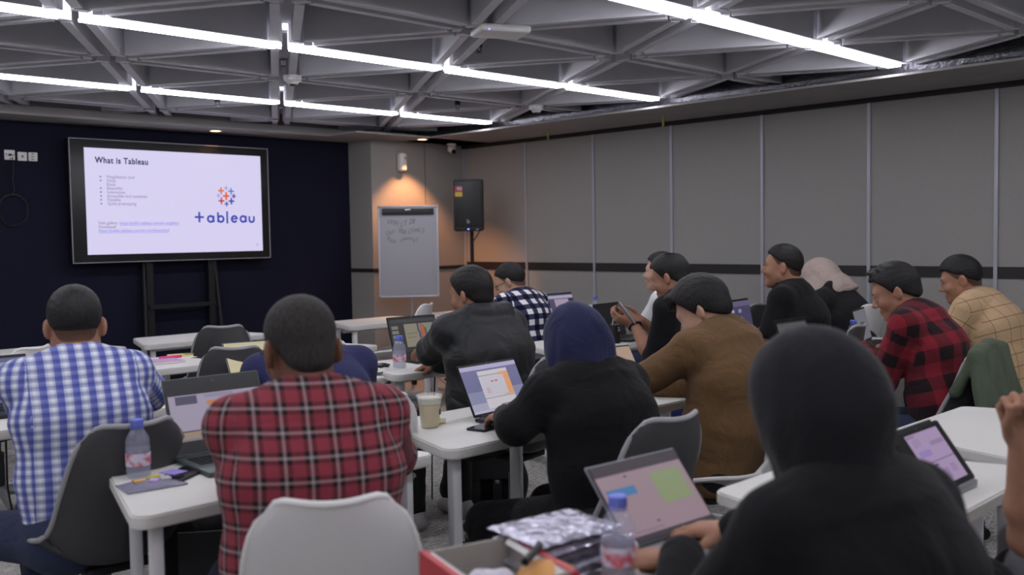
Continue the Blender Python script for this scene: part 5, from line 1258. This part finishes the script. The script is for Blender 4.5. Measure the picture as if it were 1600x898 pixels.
for (x, y), lb in (((1.175, 2.775), 'water bottle with blue cap beside the grey pouch at lower left'), ((3.135, 4.07), 'water bottle with blue cap between cables and the ribbon slide laptop'), ((1.463, 1.212), 'blurred water bottle with blue cap in the foreground beside the foil packs'),
    ((3.53, 2.56), 'water bottle whose blue cap shows left of the brown jacket sleeve'), ((5.29, 2.62), 'water bottle with blue cap before the white chair at right'), ((6.17, 5.33), 'far water bottle with blue cap right of the navy headscarf top'), ((2.46, 1.24), 'water bottle mostly hidden between the front headscarf and the tablet')):
    if bt is None: bt = make_bottle(lb); bt.location = (x, y, TT)
    else: dup(bt, lb, (x, y, TT), x*3)
# --- iced drink
MT['milktea'] = mat('milky_coffee', srgb(204, 186, 142), 0.5); MT['cupclear'] = mat('clear_cup', srgb(226, 226, 218), 0.12, spec=0.7, alpha=0.3); MT['stamp'] = mat('dark_print', srgb(70, 56, 60), 0.6)
t = empty('iced_drink_cup', 'clear plastic cup of milky iced coffee with lid on the middle table', 'drink', (2.21, 2.70, TT))
B().lathe([(0, 0.001), (0.029, 0.0), (0.031, 0.004), (0.044, 0.108), (0.0455, 0.112), (0.044, 0.113)], n=36).build('cup', MT['cupclear'], t)
B().lathe([(0, 0.004), (0.0285, 0.004), (0.0395, 0.084), (0.0, 0.085)], n=32).build('drink', MT['milktea'], t)
B().lathe([(0.0405, 0.086), (0.043, 0.108), (0.0, 0.104), (0.0, 0.0865)], n=32).build('ice_foam', mat('pale_ice', srgb(216, 214, 198), 0.4), t)
b = B().lathe([(0.046, 0.106), (0.0485, 0.110), (0.0485, 0.117), (0.044, 0.121), (0.030, 0.122), (0.0, 0.120)], n=36); b.build('lid', MT['cupclear'], t)
b = B()
for k in range(5):
    a = R(-62+5*k); z_ = 0.066-0.005*abs(k-2)
    b.box((0.0388*math.cos(a)*1.0, 0.0388*math.sin(a), z_-0.006*(k % 2)), (0.003, 0.004, 0.016-0.003*(k % 3)), Matrix.Rotation(a, 3, 'Z'))
b.build('print', MT['stamp'], t)
# --- small things on the tables
def slab(name, label, cat, x, y, az, sx, sy, th, m, bev=0.003, z=TT, top=None):
    t = empty(name, label, cat, (x, y, z), -R(az)); B().box((0, 0, th/2+0.0005), (sx, sy, th), bev=bev, seg=3).build('body', m, t)
    if top: B().box((0, 0, th+0.0008), (sx*0.92, sy*0.95, 0.0006)).build(top[0], top[1], t, smooth=False)
    return t
MT['phone_glass'] = mat('phone_glass', srgb(20, 20, 26), 0.12); MT['purple'] = mat('purple_card', srgb(158, 140, 216), 0.5)
slab('mobile_phone', 'black phone lying beside the laptop of the navy headscarf', 'phone', 2.345, 2.535, 78, 0.078, 0.165, 0.009, MT['black_plastic'], top=('screen', MT['phone_glass']))
t = slab('mobile_phone', 'black phone with a purple card on it before the red plaid man', 'phone', 1.265, 2.685, 55, 0.08, 0.165, 0.010, MT['black_plastic'], top=('screen', MT['phone_glass']))
tag(B().box((1.245, 2.70, TT+0.0135), (0.05, 0.062, 0.002), Matrix.Rotation(R(18), 3, 'Z')).build('sticky_note', MT['purple'], smooth=False), 'purple note lying on the black phone at lower left', 'note')
MT['pouch'] = mat('clear_pouch_film', srgb(150, 148, 168), 0.18, spec=0.7, trans=0.35, ior=1.1)
t = empty('snack_pouch', 'grey clear pouch with orange and yellow sweets before the water bottle', 'pouch', (1.155, 2.645, TT), R(-6))
def pf(u, v):
    s = math.sin(PI*u)*math.sin(PI*v); return Vector(((u-0.5)*0.165, (v-0.5)*0.12, 0.003+0.013*s**0.7+0.0012*math.sin(u*21)*math.sin(v*17)))
B().sheet(pf, 26, 18, 0.002).build('film', MT['pouch'], t)
for k, (dx, dy, c) in enumerate(((-0.03, 0.012, (206, 160, 92)), (0.015, 0.03, (196, 186, 84)), (0.005, -0.01, (170, 150, 200)), (0.04, 0.0, (190, 186, 190)))):
    B().box((dx, dy, 0.016), (0.034, 0.026, 0.008), Matrix.Rotation(0.5*k, 3, 'Z'), bev=0.003).build('sweet', mat('sweet_wrapper_%d' % k, srgb(*c), 0.3), t)
t = empty('snack_packet', 'small yellow snack packet behind the iced drink', 'snack', (2.262, 2.715, TT), R(25))
B().sheet(lambda u, v: Vector(((u-.5)*0.05, (v-.5)*0.02+0.004*math.sin(9*u), 0.016+(v-.5)*0.03+0.006*math.sin(PI*u))), 12, 10, 0.006).build('wrapper', mat('yellow_wrapper', srgb(206, 190, 110), 0.35), t)
b = B().box((0.03, 0.0, 0.012), (0.02, 0.03, 0.02), Matrix.Rotation(0.5, 3, 'Z'), bev=0.004); b.build('crumpled_end', MT['white_plastic'], t)
def tangle(label, x, y, r, n, seed, mate, z=TT, name='cable_bundle'):
    rn = random.Random(seed); pts = []
    for k in range(n*10):
        a = 2*PI*k/10; q = r*(0.75+0.3*rn.random()); pts.append(Vector((x+q*math.cos(a)*1.5, y+q*math.sin(a)*0.7, z+0.004+0.010*rn.random()+0.002*(k//10))))
    tag(B().tube(pts, 0.0028, 6).build(name, mate), label, 'cable')
tangle('black tangled cable on paper left of the water bottle', 3.06, 4.135, 0.04, 6, 2, MT['black_plastic'])
tag(B().box((3.03, 4.10, TT+0.001), (0.2, 0.14, 0.0015), Matrix.Rotation(0.15, 3, 'Z')).build('paper_sheet', MT['white_plastic'], smooth=False), 'white sheet of paper under the tangled black cable', 'paper')
t = slab('notebook', 'pink notebook on the second table left', 'notebook', 2.40, 5.335, 4, 0.24, 0.17, 0.012, mat('pink_cover', srgb(190, 152, 188), 0.5)); B().box((0.0, -0.004, 0.006), (0.236, 0.166, 0.008)).build('pages', MT['white_plastic'], t, smooth=False)
t = empty('marker_pen', 'bright pink marker pen on the second table', 'marker', (2.515, 5.46, TT+0.010), R(8)); b = B().cyl((-0.06, 0, 0), (0.045, 0, 0), 0.010, n=16, bev=0.002); b.build('barrel', mat('hot_pink', srgb(226, 60, 140), 0.4), t); B().cyl((0.045, 0, 0), (0.085, 0, 0), 0.0085, n=14, bev=0.002).build('cap', mat('deep_pink', srgb(214, 50, 120), 0.4), t)
t = empty('paper_pad', 'white sheet under the pink marker', 'paper', (2.56, 5.46, TT), R(6)); B().box((0.0, 0, 0.001), (0.22, 0.10, 0.0016)).build('sheet', MT['white_plastic'], t, smooth=False)
t = empty('sticky_notes', 'yellow sticky notes pad on the second table', 'note', (2.62, 5.535, TT), R(-12)); B().box((0, 0, 0.006), (0.13, 0.10, 0.011), bev=0.001).build('pad', mat('yellow_note', srgb(224, 214, 130), 0.6), t, smooth=False)
b = B().box((0.045, -0.02, 0.0135), (0.05, 0.05, 0.003), Matrix.Rotation(0.3, 3, 'Z')); b.build('printed_card', mat('brown_card', srgb(150, 120, 60), 0.5), t, smooth=False)
t = empty('coffee_mug', 'white cup with a spoon on the table left of the black polo man', 'cup', (5.40, 3.53, TT)); B().lathe([(0, 0.002), (0.026, 0.0), (0.034, 0.02), (0.038, 0.07), (0.0365, 0.07), (0.032, 0.022), (0, 0.012)], n=28).build('cup', MT['white_plastic'], t)
B().tube([(0.036, -0.01, 0.056), (0.058, -0.016, 0.05), (0.058, -0.016, 0.028), (0.036, -0.01, 0.02)], 0.005, 8).build('handle', MT['white_plastic'], t)
t = empty('spoon', 'metal spoon standing in the white cup', 'spoon', (5.40, 3.53, TT)); B().tube([(-0.01, 0, 0.02), (0.03, 0.0, 0.105)], 0.003, 6).build('handle', MT['steel'], t); B().lathe([(0, -0.02), (0.010, -0.012), (0.011, 0.008), (0, 0.018)], (0.035, 0, 0.118), n=12).build('bowl', MT['steel'], t)
t = empty('computer_mouse', 'black computer mouse beside the white cup', 'mouse', (5.37, 3.44, TT), R(10)); B().lathe([(0, 0.034), (0.02, 0.030), (0.03, 0.016), (0.031, 0.002), (0, 0.0)], n=24).build('shell', MT['black_plastic'], t); B().cyl((-0.003, 0.015, 0.034), (0.003, 0.015, 0.034), 0.006, n=10).build('wheel', MT['rim_grey'], t)
t = empty('tumbler', 'dark tumbler with a strap beside the black laptop of the phone man', 'tumbler', (4.735, 3.925, TT)); B().lathe([(0, 0.001), (0.030, 0.0), (0.036, 0.10), (0.036, 0.115), (0.030, 0.12), (0, 0.122)], n=28).build('body', MT['black_plastic'], t)
B().tube([(-0.03, 0, 0.115), (-0.02, 0, 0.155), (0.02, 0, 0.155), (0.034, 0.0, 0.115), (0.044, 0, 0.04)], 0.004, 8).build('strap', MT['rim_grey'], t); B().box((-0.012, -0.038, 0.09), (0.014, 0.004, 0.03), bev=0.001).build('charm', MT['steel'], t)
tag(B().box((4.62, 3.90, TT+0.002), (0.12, 0.06, 0.003), Matrix.Rotation(0.2, 3, 'Z')).build('paper_napkin', MT['white_plastic'], smooth=False), 'white napkin on the table below the dark tumbler', 'napkin')
# phone and watch of the man in black shirt
q = PEOPLE['phone']; W0, W1_ = Vector(q['Wr'][0]), Vector(q['El'][0]); d = (W1_-W0).normalized()
P = at(979, 490, d=5.30)
t = empty('mobile_phone', 'slim phone held up by the man in black shirt', 'phone', P, R(20)); rx = Matrix.Rotation(R(52), 3, 'X') @ Matrix.Rotation(R(30), 3, 'Y')
B().box((0, 0, 0), (0.074, 0.15, 0.008), rx, bev=0.003).build('body', MT['lap_grey'], t); B().box(rx @ Vector((0, 0, 0.0042)), (0.068, 0.144, 0.001), rx).build('screen', MT['phone_glass'], t, smooth=False)
c = W0+d*0.02; a_ = d.orthogonal().normalized(); b_ = d.cross(a_)
tag(B().tube([c+(a_*math.cos(2*PI*k/20)+b_*math.sin(2*PI*k/20))*0.034 for k in range(20)], 0.006, 8, closed=True).build('wristwatch', MT['dark_strip']), 'dark wristwatch on the arm of the man holding the phone', 'watch')

# --- foreground: red tray, foil packs, bun, earbud case
MT['red_card'] = mat('red_card', srgb(176, 52, 58), 0.45); MT['grey_card'] = noise_on(mat('grey_card_inside', srgb(150, 144, 138), 0.7), 20, 0.05)
pA = at(663, 862, z=0.815); pB = at(798, 838, z=0.815); dirx = (pB-pA); wbx = dirx.length; dirx.normalize(); dy = Vector((dirx.y, -dirx.x, 0)); tz = math.atan2(dirx.y, dirx.x)
cen = (pA+pB)/2+dy*0.12
t = empty('open_box', 'open red box with grey inside cut by the bottom edge', 'box', (cen.x, cen.y, TT), tz)
hw, hd, hz = wbx/2, 0.12, 0.072
B().box((0, 0, 0.003), (2*hw, 2*hd, 0.005)).build('bottom', MT['grey_card'], t, smooth=False)
for nm, c, s in (('side_panel', (-hw, 0), (0.010, 2*hd)), ('side_panel', (hw, 0), (0.010, 2*hd)), ('back_panel', (0, hd), (2*hw, 0.006)), ('front_panel', (0, -hd), (2*hw, 0.006))):
    B().box((c[0], c[1], hz/2+0.003), (s[0], s[1], hz)).build(nm, MT['grey_card'], t, smooth=False)
    b = B()
    if nm == 'side_panel':
        sg = 1 if c[0] > 0 else -1; b.box((c[0]+sg*0.007, 0, hz/2+0.003), (0.004, 2*hd+0.01, hz+0.001)); b.box((c[0]+sg*0.002, 0, hz+0.004), (0.014, 2*hd+0.01, 0.002))
        b.build('red_cover', MT['red_card'], t, smooth=False); B().box((c[0]-sg*0.010, 0, hz-0.004), (0.012, 2*hd-0.02, 0.012), Matrix.Rotation(sg*0.6, 3, 'Y')).build('white_flap', MT['white_plastic'], t, smooth=False)
    elif nm == 'front_panel': b.box((0, -hd-0.005, hz/2), (2*hw+0.02, 0.004, hz)); b.build('red_cover', MT['red_card'], t, smooth=False)
MT['tissue'] = mat('white_wrapping', srgb(206, 202, 214), 0.5)
for k, (dx, dy_, a_) in enumerate(((-0.03, 0.03, .4), (0.02, 0.05, -.3), (0.045, 0.0, .9))):
    o = B().sheet(lambda u, v: Vector(((u-.5)*0.07, (v-.5)*0.05, 0.018+0.012*math.sin(5*u+k)*math.cos(4*v+k))), 12, 10, 0.003).build('paper_wrapper', MT['tissue'])
    o.location = cen+Matrix.Rotation(tz, 3, 'Z') @ Vector((dx, dy_, 0)); o.location.z = TT+0.012; o.rotation_euler = (0.25, 0.1, a_)
    tag(o, ['crumpled white wrapper at the left in the red box', 'crumpled white wrapper at the back of the red box', 'crumpled white wrapper at the right in the red box'][k], 'wrapper', 'wrappers in the red box')
P = at(832, 868, z=0.825); tag(B().tube([P+Vector((-0.035, -0.015, 0)), P+Vector((0.04, 0.02, 0.006))], 0.008, 10).build('marker_pen', MT['black_plastic']), 'black pen lying on the right rim of the red box', 'pen')
MT['foilpack'] = mat('clear_silver_wrap', srgb(186, 184, 202), 0.12, spec=0.8, metal=0.5); MT['pinkpack'] = mat('lilac_content', srgb(170, 150, 166), 0.5); noise_on(MT['foilpack'], 22, 0.15, 0.9, dist=0.02)
for k in range(5):
    z0 = TT+0.0005+0.0185*k; rn = random.Random(k+3); ax_ = R(-6+rn.uniform(-5, 5)); ox, oy = rn.uniform(-.008, .008), rn.uniform(-.008, .008)
    t = empty('wrapped_pack', ['lowest', 'second lowest', 'middle', 'second highest', 'topmost'][k]+' shiny plastic wrapped pack in the foreground stack', 'pack', (1.44+ox, 1.35+oy, z0), ax_, 'plastic wrapped packs')
    B().box((0, 0, 0.009), (0.19, 0.15, 0.013), bev=0.005, seg=3).build('content', MT['pinkpack'], t)
    def wf(u, v, k=k):
        e = min(u, 1-u, v, 1-v); return Vector(((u-.5)*0.225, (v-.5)*0.175, (0.0165 if e > 0.11 else 0.009+0.0075*(e/0.11))+0.0016*math.sin(31*u+3*k)*math.sin(23*v+k)*(1 if e > 0.05 else 1.2)))
    B().sheet(wf, 34, 28, 0.0008).build('wrap', MT['foilpack'], t)
P = at(838, 893, z=0.80); t = empty('bread_bun', 'golden bun blurred at the bottom edge before the packs', 'bread', (1.285, 1.235, TT))
B().lathe([(0, 0.078), (0.025, 0.075), (0.052, 0.060), (0.066, 0.034), (0.062, 0.010), (0.050, 0.0), (0, 0.0)], n=32).build('bun', noise_on(mat('golden_crust', srgb(196, 142, 78), 0.5), 30, 0.15, 0.2), t)
t = empty('earbud_case', 'small white case beside the blurred bottle', 'case', (1.555, 1.262, TT)); B().box((0, 0, 0.022), (0.05, 0.024, 0.044), bev=0.01, seg=3).build('shell', MT['white_plastic'], t); B().box((0, 0, 0.031), (0.0505, 0.0245, 0.001)).build('seam', MT['rim_grey'], t, smooth=False)

# --- bags and the draped jacket
MT['bag'] = cloth('black_nylon', srgb(30, 30, 32), fold=0.4, scale=12); MT['bag_grey'] = cloth('charcoal_panel', srgb(54, 56, 58), rough=0.6, fold=0.15)
def backpack(label, x, y, az, w, h, d, front=True):
    t = empty('backpack', label, 'bag', (x, y, 0), -R(az))
    pr = [Cone((-w*.36, 0, .10), (-w*.33, 0, h-.12), .11, .09, .05), Cone((w*.36, 0, .10), (w*.33, 0, h-.12), .11, .09, .05), Cone((-w*.3, 0, .1), (w*.3, 0, .1), .11, .11, .05), Cone((-w*.25, 0, h-.1), (w*.25, 0, h-.1), .09, .09, .05), Ell((0, 0, h*.5), (w*.45, .10, h*.42), None, .05), Fun(lambda P: -P[:, 2]+0.002, 'i', .01)]
    v_, q_ = implicit(pr, 0.010, lambda P: (0.004*np.sin(P[:, 2]*40+P[:, 0]*20)).astype(f32), .01); np_mesh('bag_body', v_, q_, [MT['bag']], t)
    B().sheet(lambda u, v: Vector(((u-.5)*w*0.86, -.118-.012*math.sin(PI*u), h*.42+h*.46*v)), 14, 12, .012).build('flap_panel', MT['bag_grey'], t)
    b = B()
    for sx in (-.05, .06): b.sheet(lambda u, v, sx=sx: Vector((sx+(u-.5)*.045, -.125-.01*math.sin(PI*v), h*.05+h*.38*v)), 4, 10, .006)
    b.build('strap', MT['bag_grey'], t); b = B()
    for sx in (-.09, .06): b.box((sx, -.135, h*.38), (.022, .012, .018), bev=.004)
    b.build('buckle', MT['rim_grey'], t); B().tube([(-.04, 0, h-.02), (-.035, 0, h+.03), (.035, 0, h+.03), (.04, 0, h-.02)], .008, 8).build('handle', MT['bag'], t)
    return t
backpack('black backpack with a charcoal flap on the floor beyond the red plaid man', 1.60, 3.06, 30, .36, .53, .2)
backpack('black backpack on the floor under the table of the black jacket man', 3.46, 3.78, 40, .34, .40, .2)
MT['green'] = cloth('olive_green_cloth', srgb(78, 88, 72), fold=0.4, scale=8)
x, y, az = CHF; a_ = -R(az); Mz = np.array([[math.cos(a_), -math.sin(a_), 0], [math.sin(a_), math.cos(a_), 0], [0, 0, 1]], f32); G = lambda *p: Mz@V3(*p)+V3(x, y, 0)
pr = []
for k in range(9):
    u = k/8-.5; pr.append(Cone(G(u*.36, -.285, .905-.5*u*u*.2), G(u*.62, -.375-.025*(k % 2), .46), .030, .034, .028)); pr.append(Cone(G(u*.36, -.275, .90-.5*u*u*.2), G(u*.38, -.20, .72), .026, .022, .03))
pr += [Cone(G(-.26, -.33, .62), G(-.34, -.22, .42), .045, .032, .03), Cone(G(-.34, -.22, .42), G(-.30, -.10, .36), .03, .028, .03)]
v_, q_ = implicit(pr, 0.008, lambda P: (0.003*np.sin(P[:, 2]*24+P[:, 0]*34)).astype(f32), .006)
o = np_mesh('draped_jacket', v_, q_, [MT['green']], None, (x, y, 0)); o.location = (x, y, 0); tag(o, 'olive green jacket hung over the dark chair back at right', 'jacket')
backpack('rounded black backpack on the floor beside the grey trousered knee at lower right', 2.50, 0.99, 60, .28, .60, .2)
# --- cables under the tables
def wire(label, pts, r, mate): tag(B().tube(pts, r, 8).build('power_cable', mate), label, 'cable')
wire('black cable hanging under the table edge at far left', [(1.17, 3.95, .70), (1.18, 3.99, .5), (1.20, 3.97, .3), (1.21, 3.95, .12), (1.26, 3.93, .008), (1.35, 3.85, .006)], .004, MT['black_plastic'])
wire('thin black cable hanging below the black jacket elbow', [(3.30, 3.98, .70), (3.305, 4.0, .5), (3.30, 4.02, .25), (3.32, 4.05, .006)], .004, MT['black_plastic'])
wire('black cable with plug on the floor between table legs at lower left', [(1.36, 3.20, .006), (1.44, 3.26, .006), (1.50, 3.32, .008), (1.46, 3.42, .006), (1.40, 3.5, .006)], .005, MT['black_plastic'])
wire('pale cable on the floor at lower left', [(1.30, 3.05, .006), (1.36, 3.15, .006), (1.40, 3.22, .006), (1.44, 3.25, .006)], .004, MT['white_plastic'])
wire('pale cable curling on the floor by the middle table leg', [(2.0, 3.0, .006), (2.15, 3.05, .006), (2.3, 3.0, .006), (2.45, 2.95, .006), (2.6, 3.02, .006)], .005, MT['white_plastic'])
wire('black cable on the floor by the middle table leg', [(2.25, 3.3, .006), (2.4, 3.32, .006), (2.5, 3.4, .006), (2.62, 3.36, .006)], .004, MT['black_plastic'])
